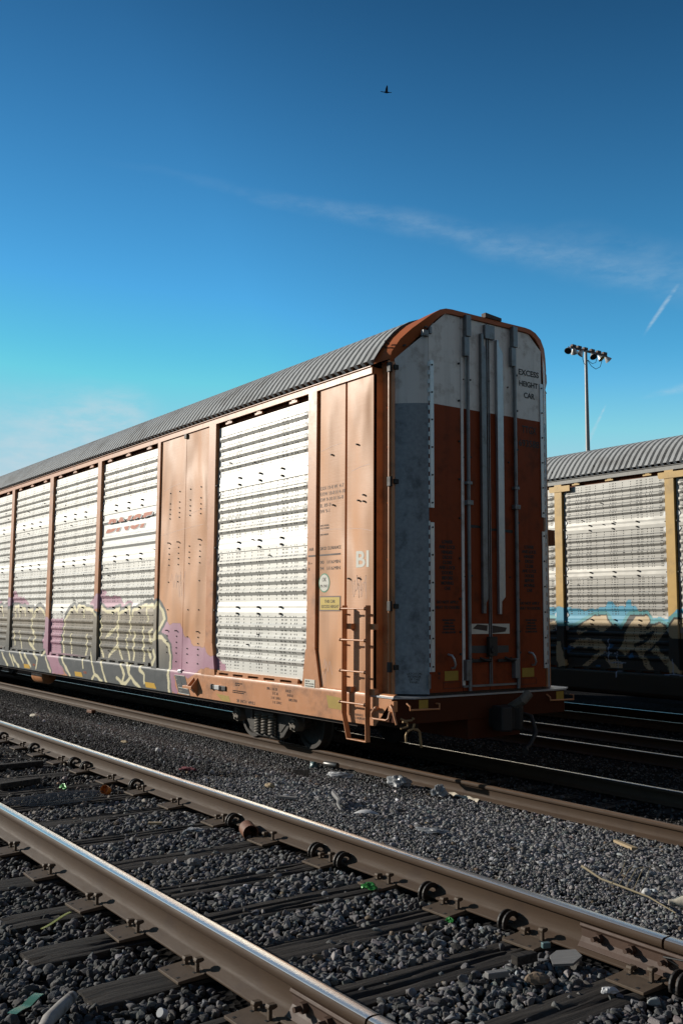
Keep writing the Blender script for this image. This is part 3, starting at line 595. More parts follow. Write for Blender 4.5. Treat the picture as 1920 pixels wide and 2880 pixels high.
def roof(root, xa, xb, m):
    pat = [(0, 0.0), (.055, 0.0), (.062, .065), (.138, .065)]; per = .1445; rows = []
    nrm = []
    for i, p in enumerate(SEC):
        a, c = SEC[max(0, i - 1)], SEC[min(len(SEC) - 1, i + 1)]; t = Vector((c[0] - a[0], c[1] - a[1])).normalized(); nrm.append((-t.y, t.x))
    x = xa
    while x < xb:
        for dx, h in pat: rows.append([(x + dx, p[0] + n[0] * h, p[1] + n[1] * h) for p, n in zip(SEC, nrm)])
        x += per
    b = MB(); b.grid(np.array(rows))
    k = 0
    for xx in np.arange(xa + .4, xb, 1.16):
        p, n = SEC[2], nrm[2]; b.cyl((xx, p[0], p[1]), (xx, p[0] + n[0] * .062, p[1] + n[1] * .062), .011, 6, m=1)
        p, n = SEC[5], nrm[5]; b.cyl((xx + .5, p[0], p[1]), (xx + .5, p[0] + n[0] * .062, p[1] + n[1] * .062), .011, 6, m=1)
    o = b.build('roof', [m, M_bolt], parent=root, smooth=25)
    return o
def foot(x0, x1, l=.12, r=.12, zt=4.936, zb=.905): return [(zb, x0 - l, x1 + r), (1.46, x0 - .02, x1 + .01), (1.462, x0, x1), (zt, x0, x1)]
def autorack(root, Mf, Ms, panels, posts, sheets, pm, xe, layers, ox, oz, paint_to, beam_m, sill_dense):
    roof(root, -27.0, -.44, M_roof)
    b = MB(); b.box(-26.9, -.56, -1.40, 1.44, .72, 5.02); b.build('body_shell', M_brown, parent=root)
    dense_plate(root, 'far_side_sheet', Ms, [(.94, -26.9, -.54), (5.03, -26.9, -.54)], 1.445, .03)
    b = MB(); b.prism([(y, z) for y, z in SEC] + [(1.40, .95), (-1.40, .95)], -27.05, -26.95, 'x'); b.build('end_wall', Mf, parent=root)
    b = MB(); b.prism([(-1.465, 4.938), (-1.495, 4.938), (-1.495, 5.018), (-1.515, 5.026), (-1.515, 5.034), (-1.465, 5.034)], -26.9, -.537, 'x')
    for x in np.arange(-26, -1, 1.9): b.box(x, x + .004, -1.4962, -1.494, 4.94, 5.017)
    b.build('top_beam', beam_m, parent=root)
    for i, (x0, x1) in enumerate(panels):
        lay = layers if paint_to[0] < x1 and x0 < paint_to[1] else None
        logo = layers is G1 and abs(x1 + 6.79) < .05
        rb = [r for r in RIBS if not (logo and r in (3.50,))]
        make_panel(root, x0, x1, pm, lay, 2.45, rb, ox, oz, flat=(3.05, 3.84) if logo else None)
        w = x1 - x0
        for u in (.10, .44, .80):
            t = MB(); t.box(x0 + u * w, x0 + u * w + .20, -1.475, -1.43, 4.885, 4.913); t.box(x0 + u * w + .06, x0 + u * w + .16, -1.478, -1.43, 4.9131, 4.937); t.build('top_clip', Mf, parent=root)
        for k in range(6):
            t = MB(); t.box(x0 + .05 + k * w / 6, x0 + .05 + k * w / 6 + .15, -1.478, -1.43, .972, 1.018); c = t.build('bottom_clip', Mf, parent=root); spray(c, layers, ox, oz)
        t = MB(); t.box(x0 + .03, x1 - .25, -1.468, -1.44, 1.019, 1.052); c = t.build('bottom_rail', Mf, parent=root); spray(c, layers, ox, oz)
    for i, (x0, x1, l, r) in enumerate(posts):
        lay = layers if paint_to[0] < x1 and x0 < paint_to[1] + .3 else None
        dense_plate(root, 'side_post', Mf, foot(x0, x1, l, r), -1.50, .07, lay, ox, oz)
    for i, (x0, x1) in enumerate(sheets):
        lay = layers if paint_to[0] < x1 and x0 < paint_to[1] else None
        dense_plate(root, 'side_sheet', Ms, [(.938, x0, x1), (4.937, x0, x1)], -1.47, .05, lay, ox, oz)
    # deep side sill with rolled top edge and a raked front end
    prof = [(-1.44, .99), (-1.475, .988), (-1.497, .972), (-1.503, .955), (-1.503, .93)] + [(-1.503, z) for z in np.arange(.915, .61, -.015)] + [(-1.503, .60), (-1.44, .60)]
    X = (np.arange(-27, sill_dense[0], 1.0).tolist() + np.arange(sill_dense[0], sill_dense[1], .015).tolist() + np.arange(sill_dense[1], -.5, .5).tolist() + [-.45])
    P = [[(x, y, z) for y, z in prof] for x in X]
    P.append([(-.44 + .34 * (min(max(z, .6), .96) - .6) / .36, y, z) for y, z in prof])
    b = MB(); b.grid(np.array(P), flip=True)
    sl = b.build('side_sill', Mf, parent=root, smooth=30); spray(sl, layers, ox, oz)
    b = MB(); b.box(-26.8, -.9, -1.43, 1.50, .55, .93); b.box(-26.5, -1.0, -.35, .35, .40, .60); b.build('underframe', M_dark, parent=root)
    return sl
def truck(root, x):
    t = bpy.data.objects.new('truck', None); scene.collection.objects.link(t); t.parent = root; t.location = (x, 0, 0)
    for dx in (-.815, .815):
        for s in (-1, 1):
            b = MB(); yc = s * .7525
            b.lathe([(.0, .055 * s), (.09, .055 * s), (.10, .02 * s), (.22, .005 * s), (.285, .03 * s), (.30, .065 * s), (.355, .065 * s), (.357, .03 * s), (.359, -.05 * s), (.378, -.062 * s), (.385, -.075 * s), (.375, -.09 * s), (.29, -.09 * s), (.20, -.05 * s), (.0, -.05 * s)], (dx, yc, .357), 'y', 40)
            b.build('wheel', M_iron, parent=t, smooth=35)
            b = MB(); b.cyl((dx, s * .98, .357), (dx, s * 1.10, .357), .098, 20); b.cyl((dx, s * 1.10, .357), (dx, s * 1.135, .357), .088, 20, .075)
            for k in range(3): a = k * 2.09 + .5; b.cyl((dx + .05 * math.cos(a), s * 1.13, .357 + .05 * math.sin(a)), (dx + .05 * math.cos(a), s * 1.16, .357 + .05 * math.sin(a)), .018, 6)
            b.build('bearing_cap', M_cap, parent=t, smooth=35)
        b = MB(); b.cyl((dx, -1.0, .357), (dx, 1.0, .357), .075, 14); b.build('axle', M_iron, parent=t, smooth=35)
    for s in (-1, 1):
        b = MB(); y0, y1 = (s * .93, s * 1.05) if s > 0 else (s * 1.05, s * .93)
        b.prism([(-1.0, .50), (-.62, .53), (-.30, .56), (.30, .56), (.62, .53), (1.0, .50), (1.0, .40), (.93, .40), (.93, .455), (.70, .455), (.66, .36), (.46, .14), (.30, .085), (-.30, .085), (-.46, .14), (-.66, .36), (-.70, .455), (-.93, .455), (-.93, .40), (-1.0, .40)], y0, y1, 'y')
        b.box(-.30, .30, y0 - .02 if s < 0 else y0, y1 if s < 0 else y1 + .02, .10, .135)
        b.prism([(-.55, .33), (-.40, .20), (-.34, .20), (-.34, .33)], y0 - .012, y1 + .012, 'y'); b.prism([(.55, .33), (.40, .20), (.34, .20), (.34, .33)], y0 - .012, y1 + .012, 'y')
        b.build('side_frame', M_iron, parent=t, bevel=.01)
        for dx in (-.20, 0, .20):
            b = MB(); pts = [(dx + .062 * math.cos(a), s * 1.08 + .05 * math.sin(a), .135 + .29 * a / 44) for a in np.linspace(0, 44, 110)]
            b.tube(pts, .017, 6); b.build('coil_spring', M_cap, parent=t, smooth=60)
        b = MB(); b.box(-.28, .28, s * 1.02 - .10, s * 1.02 + .10, .425, .47); b.box(-.40, -.34, s * 1.08 - .03, s * 1.08 + .03, .34, .52)
        b.build('bolster_end', M_iron, parent=t, bevel=.008)
    return t
M_cap = mat('pale_dusty_casting', (.15, .13, .105), .7, var=.3, vs_=14, bump=.003, bs=40, dirt=(.07, .06, .05), dirtamt=.6, dscale=10)

# ================================================================== the orange railcar
car = empty('autorack_railcar', (0, 0, 0), 'tall orange railcar with silver perforated side panels and closed white and orange end doors', 'railcar')
panels1 = [(-4.615, -1.955), (-9.42, -6.785), (-12.25, -9.60), (-15.08, -12.47), (-17.90, -15.29), (-20.73, -18.12), (-23.56, -20.95)]
posts1 = [(-1.955, -1.755, .11, .14), (-4.845, -4.62, .12, .12), (-6.785, -6.675, .06, .06), (-9.605, -9.42, .13, .03), (-12.47, -12.25, .10, .02), (-15.285, -15.085, .13, .02), (-18.12, -17.91, .12, .02), (-20.95, -20.74, .12, .02), (-23.78, -23.57, .12, .02)]
sheets1 = [(-1.70, -1.134), (-1.086, -.535), (-6.675, -5.708), (-5.694, -4.845), (-26.9, -23.75)]
sill1 = autorack(car, M_or2, M_or, panels1, posts1, sheets1, M_panel, 0, G1, 0, 0, (-18.2, -4.0), M_or2, (-17.8, -4.6))
truck(car, -3.665); truck(car, -22.8)
# bolts on the wide sheets
b = MB()
for x in (-6.28, -5.92, -5.52, -5.14):
    for z in (3.98, 3.80, 3.70, 3.62, 3.54, 3.12, 3.03, 2.93, 2.84, 2.74, 2.45, 1.98, 1.63, 1.54, 1.44, 1.35, 1.26, 1.12):
        if rng.random() < .85: b.cyl((x, -1.47, z), (x, -1.484 - (.03 if z in (3.12, 1.63) else 0), z), .011, 6)
for x, z in ((-1.42, 4.02), (-.86, 4.08), (-.72, 3.42), (-.72, 3.34), (-1.38, 3.35), (-.83, 3.36), (-1.03, 2.38), (-.82, 2.38), (-1.85, 2.6)): b.cyl((x, -1.47, z), (x, -1.50, z), .012, 6)
b.build('sheet_bolt', M_bolt, parent=car)
b = MB(); b.box(-5.712, -5.690, -1.462, -1.458, .96, 4.93); b.build('sheet_seam', M_dark, parent=car)
for x in (-5.70,):
    b = MB(); b.box(x - .06, x + .06, -1.515, -1.46, .945, 1.0); b.box(x - .05, x + .05, -1.53, -1.46, .97, .985); b.build('seam_bracket', M_galv, parent=car, bevel=.004)
    b = MB(); b.box(x - .04, x + .04, -1.505, -1.46, 4.86, 4.93); b.build('seam_bracket', M_bolt, parent=car)
# near corner: recessed channel, corner post
b = MB(); b.box(-.56, -.535, -1.46, -1.32, .95, 5.02); b.box(-.56, -.315, -1.325, -1.30, .95, 5.10); b.box(-.318, -.300, -1.412, -1.30, .95, 5.07); b.box(-.30, -.262, -1.385, -1.345, .95, 5.05)
for z in (1.6, 2.0, 2.6, 3.3, 4.0, 4.5): b.cyl((-.43, -1.325, z), (-.43, -1.35, z), .016, 6)
b.build('corner_post', M_or2, parent=car, bevel=.003)
b = MB(); b.box(-.56, -.535, 1.32, 1.46, .95, 5.02); b.box(-.56, -.315, 1.30, 1.325, .95, 5.10); b.box(-.318, -.300, 1.30, 1.412, .95, 5.07); b.build('corner_post', M_or2, parent=car, bevel=.003)
# roof hood
def hoodline(k, x0, x1, up):
    out = []
    for y, z in [(-1.395, 5.10), (-1.375, 5.19), (-1.30, 5.325), (-1.20, 5.45), (-1.09, 5.555), (-.96, 5.665), (-.85, 5.735), (-.74, 5.77), (-.60, 5.777), (-.3, 5.775), (0, 5.775)]:
        out.append((y, z))
    return out
HO = [(-1.40, 5.085, -.30), (-1.385, 5.18, -.275), (-1.31, 5.335, -.20), (-1.20, 5.465, -.11), (-1.09, 5.565, -.03), (-.97, 5.665, .02), (-.86, 5.735, .03), (-.76, 5.768, .03), (-.66, 5.776, .03), (-.35, 5.775, .03), (0, 5.775, .03)]
HO = HO + [(-y, z, x) for y, z, x in HO[-2::-1]]
HB = [(-1.53, 5.03), (-1.48, 5.13), (-1.405, 5.245), (-1.32, 5.355), (-1.21, 5.465), (-1.09, 5.565), (-.96, 5.645), (-.82, 5.70), (-.66, 5.735), (-.35, 5.75), (0, 5.765)]
HB = HB + [(-y, z) for y, z in HB[-2::-1]]
HI = [(-1.36, 5.03), (-1.33, 5.08), (-1.24, 5.20), (-1.13, 5.35), (-1.04, 5.46), (-.94, 5.575), (-.85, 5.655), (-.76, 5.705), (-.66, 5.716), (-.35, 5.716), (0, 5.716)]
HI = HI + [(-y, z) for y, z in HI[-2::-1]]
b = MB(); bk = [(-.46, y, z) for y, z in HB]; fr = [(x, y, z) for y, z, x in HO]; inn = [(x - .002, y, z) for (y, z), (_, _, x) in zip(HI, HO)]; ib = [(x - .12, y, z) for x, y, z in inn]
mid = [tuple((p[k] * .45 + q[k] * .55 + (.004 if k == 2 else 0)) for k in range(3)) for p, q in zip(bk, fr)]
b.grid(np.array([bk, mid, fr])); b.grid(np.array([fr, inn])); b.grid(np.array([inn, ib]))
for y, z, x in ((-1.27, 5.25, -.17), (-1.07, 5.48, .0)): b.cyl((x - .02, y, z), (x + .02, y, z), .014, 8, m=1)
for dx, dz in ((-.37, 0.0), (-.33, .045)): b.cyl((dx, -1.385, 5.235 + dz), (dx, -1.45, 5.27 + dz), .012, 6, m=1)
b.build('roof_hood', [M_hood, M_bolt], parent=car, smooth=28)
b = MB(); b.prism([(-.09, 5.776), (.20, 5.772), (.20, 5.815), (-.09, 5.84)], -.03, .05, 'x'); b.build('roof_vent_cap', M_dark, parent=car, bevel=.004)
# end doors: each leaf is folded of two panels
def leaf(y0, y1, ym, label):
    d = empty_part('end_door', car, (0, 0, 0), label); s = -1 if y1 <= .02 else 1
    for a, c in ((y0, ym), (ym, y1)):
        b = MB(); a2, c2 = a + .006, c - .006
        top = lambda y: 5.71 if abs(y) < .75 else 5.71 - (abs(y) - .75) * .86
        zb = 1.0
        b.add([(0, a2, zb), (0, c2, zb), (0, c2, 4.53), (0, a2, 4.53)], [(0, 1, 2, 3)], 1)
        ysx = sorted([a2, c2] + ([s * .75] if a2 < s * .75 < c2 else []))
        up = [(0, y, top(y)) for y in ysx]
        b.add([(0, a2, 4.53), (0, c2, 4.53)] + up[::-1], [tuple(range(2 + len(up)))], 0)
        b.add([(0, a2, zb), (0, a2, top(a2)), (-.05, a2, top(a2)), (-.05, a2, zb)], [(0, 1, 2, 3)], 1); b.add([(0, c2, zb), (-.05, c2, zb), (-.05, c2, top(c2)), (0, c2, top(c2))], [(0, 1, 2, 3)], 1)
        b.build('door_panel', [M_white, M_door], parent=d)
    return d
def empty_part(name, parent, loc, label=None):
    o = bpy.data.objects.new(name, None); scene.collection.objects.link(o); o.parent = parent; o.location = loc; o.empty_display_size = .1
    if label: o['label'] = label
    return o
dl = leaf(-1.03, -.03, -.487, 'left leaf of the white over orange end door'); dr = leaf(-.03, .99, .468, 'right leaf of the white over orange end door')
b = MB(); b.box(-.10, -.055, -1.02, .99, .97, 5.46); b.box(-.10, -.055, -.74, .74, 5.46, 5.70); b.build('door_backing', M_dark, parent=car)
def rodset(d, y, seamy, zt):
    b = MB(); b.cyl((.035, y, 1.0), (.035, y, 5.62), .022, 12); b.build('lock_rod', M_rod, parent=d, smooth=40)
    for bx in ((.012, .075, y - .055, y + .03, 5.46, 5.74), (.012, .06, y - .075, y - .0, 5.20, 5.455), (.004, .07, y - .05, y + .05, 3.30, 3.36), (.0, .06, y - .045, y + .045, 3.56, 3.60), (.004, .075, y - .09, y - .02, 1.13, 1.38)):
        b = MB(); b.box(*bx); b.build('rod_guide', M_rod, parent=d, bevel=.006)
    b = MB(); b.box(.0, .012, seamy - .012, seamy + .03, 1.05, 5.68); b.build('seam_strip', M_rod if y > 0 else M_white, parent=d)
rodset(dl, -.40, -.487, 5.7); rodset(dr, .44, .468, 5.7)
b = MB(); b.prism([(-.175, 5.55), (-.135, 5.55), (-.125, 5.40), (-.090, 5.34), (-.090, 2.13), (-.125, 2.08), (-.125, 1.95), (-.175, 1.95)], .004, .05, 'x'); b.build('door_stiffener', M_rod, parent=dl, bevel=.005)
b = MB(); b.prism([(.105, 5.51), (.145, 5.51), (.150, 5.43), (.215, 5.35), (.215, 2.16), (.150, 2.10), (.145, 1.94), (.105, 1.94)], .004, .05, 'x'); b.build('door_stiffener', M_galv, parent=dr, bevel=.005)
b = MB(); b.box(.002, .022, -.045, -.033, 1.05, 5.70); b.box(.002, .018, -.010, .002, 1.05, 5.70); b.box(.0, .05, -.10, .07, 5.50, 5.68); b.build('meeting_strip', M_rod, parent=dl, bevel=.002)
bz = [5.1, 4.62, 4.10, 3.62, 3.13, 2.63, 2.13, 1.72, 1.45]
b = MB()
for y in (-.53, .505):
    for z in bz: b.cyl((0, y, z), (.018, y, z), .014, 8)
for y in (-.455, -.085, .0, .34, -.33):
    for z in (4.95, 3.95, 2.45, 1.42): b.cyl((0, y, z - .1 * abs(y)), (.014, y, z - .1 * abs(y)), .011, 8)
b.build('door_bolt', M_black, parent=dl)
def hstrip(d, y0, y1, yk, zs):
    for z0, z1 in zs:
        b = MB(); b.box(.004, .016, y0, y1, z0, z1)
        for z in np.linspace(z0 + .06, z1 - .06, 6): b.cyl((.016, (y0 + y1) / 2, z), (.026, (y0 + y1) / 2, z), .011, 8, m=1)
        z = z0
        while z < z1: b.cyl((.008, yk, z), (.008, yk, z + .055), .011, 8); z += .11
        b.build('hinge', [M_strip, M_black], parent=d)
hstrip(dl, -1.015, -.955, -1.028, ((3.23, 5.07), (1.25, 3.05))); hstrip(dr, .945, 1.000, 1.015, ((3.23, 5.05), (1.24, 3.04)))
for d, y in ((dl, -.70), (dr, .70)):
    b = MB(); b.tube([(0, y - .03, 1.45), (.06, y - .02, 1.44), (.075, y + .0, 1.40), (.075, y + .025, 1.33), (.05, y + .03, 1.29), (0, y + .03, 1.285)], .014, 8); b.build('door_handle', M_galv, parent=d, smooth=50)
b = MB(); b.box(.03, .05, -.40, -.04, 1.345, 1.385); b.tube([(.05, -.25, 1.40), (.09, -.18, 1.37), (.06, -.06, 1.36)], .015, 8); b.cyl((.04, -.04, 1.50), (.09, -.04, 1.50), .045, 10); b.box(.02, .07, -.10, .04, 1.42, 1.66); b.build('door_latch', M_black, parent=dl, bevel=.004)
b = MB(); b.box(.03, .05, .07, .43, 1.34, 1.38); b.tube([(.05, .18, 1.40), (.09, .24, 1.37), (.06, .38, 1.36)], .015, 8); b.build('door_latch', M_black, parent=dr, bevel=.004)
b = MB(); b.box(.002, .03, -.5, .47, 1.045, 1.07); b.build('bottom_track', M_rod, parent=dl)
for d, y0, y1 in ((dl, -.345, -.05), (dr, -.005, .32)):
    b = MB(); b.box(.002, .005, y0, y1, 1.694, 1.82); b.build('notice_sticker', M_inkw, parent=d)
    b = MB(); b.prism([(y0 + .02, 1.76), (y1 - .03, 1.73), (y1 - .02, 1.80), (y0 + .10, 1.815)] if d is dl else [(y0, 1.70), (y1 - .08, 1.72), (y1 - .05, 1.77), (y0 + .02, 1.80)], .006, .008, 'x'); b.build('spray_mark', M_rust2 if False else M_dark, parent=d)
b = MB(); b.prism([(-.375, 3.06), (-.20, 3.055), (-.06, 3.03), (-.06, 3.0), (-.20, 3.025), (-.375, 3.02)], .0025, .0045, 'x'); b.build('spray_mark', M_black, parent=dl)
b = MB(); b.prism([(.0, 3.03), (.10, 3.035), (.40, 3.03), (.40, 2.99), (.10, 3.005), (.0, 3.0)], .0025, .0045, 'x'); b.build('spray_mark', M_black, parent=dr)
b = MB(); b.prism([(-.34, 1.55), (.30, 1.545), (.30, 1.46), (.05, 1.45), (-.34, 1.46)], .0025, .0045, 'x'); b.build('spray_mark', M_teal_dark if False else M_tagplate, parent=dl)
for d, y in ((dl, -.68), (dr, .65)):
    b = MB(); b.box(.002, .004, y - .11, y + .11, 1.135, 1.25); b.build('reflector_patch', M_ypatch, parent=d)
    b = MB()
    for z0, z1, a, c in ((.84 + .2, .845 + .2, -.13, .15), (1.115, 1.12, -.13, .15), (1.04, 1.12, -.13, -.125), (1.04, 1.12, .145, .15)): b.box(.002, .004, y + a, y + c, z0, z1)
    b.build('stencil_frame', M_inkb, parent=d)
E_ = dict(plane='end', m=M_inkb, align='CENTER', bold=.002)
text('EXCESS', .742, 5.128, .078, face=.003, parent=dr, fit=.385, **E_); text('HEIGHT', .735, 4.977, .072, face=.003, parent=dr, fit=.355, **E_); text('CAR', .745, 4.822, .075, face=.003, parent=dr, fit=.205, **E_)
text('TTGX', .735, 4.343, .10, face=.003, parent=dr, fit=.275, **E_); text('693588', .730, 4.162, .092, face=.003, parent=dr, fit=.39, **E_)
for d, yc in ((dl, -.738), (dr, .70)):
    for i, wd in enumerate(('LOWER', 'AND LOCK', 'HINGED', 'DECKS', 'CLOSE', 'AND LOCK', 'DOORS', 'BEFORE', 'MOVING', 'CAR')): text(wd, yc, 2.803 - i * .0632, .042, face=.003, parent=d, xs=.88, **E_)
    text('DO NOT APPLY', yc, 2.068, .036, face=.003, parent=d, fit=.36, **E_); text('HEAT TO DOORS', yc, 2.004, .036, face=.003, parent=d, fit=.40, **E_)
    for i, wd in enumerate(('ENGAGE PINS IN', 'UPPER AND', 'LOWER DOOR', 'TRACKS WHEN', 'CLOSING DOORS')): text(wd, yc + .02, 1.855 - i * .037, .022, face=.003, parent=d, xs=.9, **E_)
    text('W', yc - .14, 1.21, .03, face=.003, parent=d, **E_); text('D', yc - .14, 1.16, .03, face=.003, parent=d, **E_)
# angled galvanised corner panels
def corner_panel(s):
    d = empty_part('corner_panel', car, (0, 0, 0), 'mottled zinc corner panel, white on top' if s < 0 else None)
    A = (-.272, s * 1.345); B = (0.0, s * 1.028)
    q = []
    for t in np.linspace(0, 1, 9):
        bulge = .012 * math.sin(t * math.pi) + (.006 if .22 < t < .78 else 0)
        q.append((A[0] + (B[0] - A[0]) * t + bulge * .75, A[1] + (B[1] - A[1]) * t + s * bulge * .65))
    b = MB()
    top = lambda t: 5.09 + t * .34
    zs = [.985, 4.525]
    ts = np.linspace(0, 1, 9)
    b.grid(np.array([[(x, y, z) for x, y in q] for z in (.985, 2.5, 4.525)]), 1, flip=s > 0)
    b.grid(np.array([[(x, y, 4.525) for x, y in q], [(x, y, top(t)) for (x, y), t in zip(q, ts)]]), 0, flip=s > 0)
    b.build('panel_sheet', [M_white, M_spang], parent=d, smooth=50)
    if s < 0:
        for z in (4.98, 3.55, 2.03, 1.30):
            h = MB(); h.box(-.33, -.265, -1.42, -1.33, z - .06, z + .06); h.box(-.275, -.235, -1.375, -1.30, z - .03, z + .03); h.build('hinge_bracket', M_black, parent=d, bevel=.006)
        for bx in ((-.03, .02, -1.12, -1.03, 5.36, 5.44), (-.01, .03, -1.029, -.99, 5.40, 5.49), (.0, .02, -1.06, -1.02, 1.05, 1.22)):
            h = MB(); h.box(*bx); h.build('hinge_bracket', M_rod, parent=d, bevel=.006)
        for z in (1.8, 2.15, 2.4, 2.75, 3.0, 3.4, 3.9, 4.35): 
            pass
        for i, wd in enumerate(('LATCH ON', 'INTERIOR', 'OF THIS', 'PANEL')):
            o = text(wd, 0, 0, .026, plane='end', face=0, align='CENTER', m=M_inkb, parent=d, xs=1.0)
            ang = math.atan2(B[1] - A[1], B[0] - A[0]); o.rotation_euler = (0, 0, ang - math.pi / 2); o.location = (-.105, -1.178, 1.215 - i * .034)
    return d
corner_panel(-1); corner_panel(1)
b = MB(); b.box(-.50, -.37, 1.50, 1.62, 2.90, 3.12); b.build('far_grab_bracket', M_brown, parent=car)
b = MB(); b.tube([(-.6, 1.47, 5.10), (-.6, 1.70, 5.16), (-.6, 1.745, 5.30), (-.6, 1.74, 5.42), (-.6, 1.70, 5.40), (-.6, 1.69, 5.2)], .014, 8); b.build('lifting_eye', M_galv, parent=car)
# deck edge and end sill
b = MB(); b.prism([(-.56, -1.52), (-.09, -1.515), (.06, -1.30), (.06, 1.30), (-.09, 1.515), (-.56, 1.52)], .945, .965, 'z'); b.build('deck_plate', M_galv, parent=car)
b = MB(); b.prism([(-.5, -1.46), (-.11, -1.46), (.05, -1.27), (.05, 1.27), (-.11, 1.46), (-.5, 1.46)], .66, .943, 'z'); b.box(-.9, .04, -.45, .45, .42, .70); b.build('end_sill', M_end, parent=car, bevel=.005)
for y, in ((-1.17,), (1.19,)):
    b = MB(); b.box(.0515, .054, y - .07, y + .07, .81, .93); b.build('reflector_patch', M_ypatch, parent=car)
    b = MB(); b.tube([(.05, y - .25, .90), (.11, y - .25, .87), (.11, y - .25, .83), (.11, y + .20, .82), (.11, y + .20, .88), (.05, y + .20, .88)], .011, 8); b.build('grab_iron', M_or2, parent=car, smooth=50)
# ladder with sill step
ld = empty_part('ladder', car, (0, 0, 0))
for x in (-1.004, -.520):
    b = MB(); b.box(x - .006, x + .006, -1.600, -1.522, .70, 2.04)
    for z in (1.78, 1.0, .80): b.box(x, x + .10, -1.53, -1.468, z - .035, z + .035) if z > .95 else None
    for z in (1.93, 1.55, 1.16): b.cyl((x + .0, -1.545, z), (x + .045, -1.50, z - .01), .012, 8)
    b.build('stile', M_or2, parent=ld, bevel=.002)
for z in (2.0, 1.615, 1.235, .85):
    b = MB(); b.cyl((-1.03, -1.612, z), (-.49, -1.612, z), .0115, 10); b.sph((-1.022, -1.612, z), .022, 6); b.sph((-.515, -1.612, z), .024, 6); b.build('rung', M_or2, parent=ld, smooth=50)
b = MB()
b.prism([(-1.010, .70), (-.998, .70), (-.900, .405), (-.505, .405), (-.514, .70), (-.526, .70), (-.519, .417), (-.890, .417), (-.995, .72)], -1.600, -1.530, 'y'); b.build('sill_step', M_or2, parent=ld, bevel=.002)
# side handrail and lever pipe work at the corner
b = MB(); b.tube([(-.37, -1.50, .815), (-.37, -1.585, .81), (-.40, -1.59, .76), (-.40, -1.59, .715), (-.365, -1.59, .70), (-.13, -1.59, .70), (-.09, -1.585, .72), (-.085, -1.57, .79), (-.06, -1.50, .80)], .0125, 8); b.sph((-.37, -1.55, .815), .03, 6); b.build('grab_iron', M_or2, parent=car, smooth=50)
b = MB(); b.tube([(-.12, -1.51, .89), (-.09, -1.55, .865), (-.05, -1.55, .83), (-.03, -1.55, .77), (.02, -1.55, .66)], .013, 8); b.box(-.16, -.06, -1.53, -1.47, .80, .92); b.build('lever_bracket', M_or2, parent=car, smooth=50)
b = MB(); b.tube([(.02, -1.46, .69), (.02, -1.40, .685), (.02, -1.382, .66), (.02, -1.385, .63), (.02, -1.49, .615)], .011, 8)
b.tube([(.02, -1.315, .72), (.02, -1.285, .715), (.02, -1.272, .68), (.02, -1.29, .64), (.02, -1.297, .60), (.02, -1.27, .592), (.02, -1.235, .588), (.02, -1.205, .56), (.02, -1.192, .49), (.02, -1.178, .375)], .016, 8)
b.tube([(.02, -1.297, .60), (.02, -1.35, .59), (.02, -1.395, .565), (.02, -1.412, .53), (.02, -1.408, .455)], .013, 8)
b.tube([(.02, -1.315, .70), (.02, -1.42, .70), (-.03, -1.45, .72)], .013, 8); b.build('uncoupling_lever', M_rod2, parent=car, smooth=50)
# coupler, hose, reservoir, jack pad, tag, plate
b = MB(); b.box(-.5, .25, -.10, .10, .55, .78); b.prism([(.12, -.13), (.34, -.17), (.40, -.05), (.32, .02), (.29, .07), (.37, .13), (.33, .22), (.18, .18), (.10, .11)], .52, .82, 'z'); b.build('coupler', M_black, parent=car, bevel=.02)
b = MB(); b.tube([(.1, .30, .72), (.35, .33, .68), (.45, .30, .50), (.46, .18, .35), (.50, .06, .32)], .028, 10); b.cyl((.48, .08, .32), (.56, .0, .30), .04, 8); b.build('air_hose', M_black, parent=car, smooth=50)
b = MB(); b.tube([(.2, .12, .78), (.42, .12, .90), (.44, .20, .98)], .06, 10); b.build('hand_brake_gear', M_cap, parent=car)
b = MB(); b.lathe([(.0, 0), (.12, .0), (.17, .04), (.185, .10), (.185, .75), (.17, .80), (.0, .84)], (-14.2, -1.05, .44), 'x', 20); b.build('air_reservoir', M_or2, parent=car, smooth=40)
b = MB(); b.box(-5.37, -5.06, -1.62, -1.50, .728, .772); b.prism([(-1.50, .91), (-1.50, .772), (-1.62, .772)], -5.215, -5.19, 'x'); b.prism([(-1.50, .91), (-1.50, .60), (-1.62, .772)], -5.07, -5.055, 'x'); b.build('jacking_pad', M_or2, parent=car, bevel=.003)
b = MB(); b.box(-4.43, -4.28, -1.55, -1.50, .767, .832); b.build('transponder_tag', M_inkgrey, parent=car, bevel=.006)
b = MB(); b.box(-4.57, -4.43, -1.53, -1.502, .765, .83); b.box(-4.28, -4.12, -1.525, -1.502, .76, .83); b.box(-4.58, -4.53, -1.54, -1.502, .755, .84); b.build('tag_clamp', M_black, parent=car, bevel=.008)
b = MB(); b.prism([(-5.892, .902), (-5.522, .902), (-5.317, .612), (-5.723, .620)], -1.5062, -1.5035, 'y'); pl = b.build('data_plate', M_tagplate, parent=car)
b = MB()
for a, c in (((-5.892, .902), (-5.522, .902)), ((-5.522, .902), (-5.317, .612)), ((-5.723, .620), (-5.317, .612)), ((-5.74, .71), (-5.38, .70)), ((-5.70, .90), (-5.57, .705))): b.tube([(a[0], -1.5075, a[1]), (c[0], -1.5075, c[1])], .006, 4)
b.build('plate_border', M_inkw, parent=pl); text('TTX', -5.86, .862, .022, face=-1.508, m=M_inkw, parent=pl); text('60234', -5.84, .825, .022, face=-1.508, m=M_inkw, parent=pl); text('COTS', -5.76, .735, .022, face=-1.508, m=M_inkw, parent=pl); text('02-26-15', -5.70, .65, .024, face=-1.508, m=M_inkw, parent=pl)
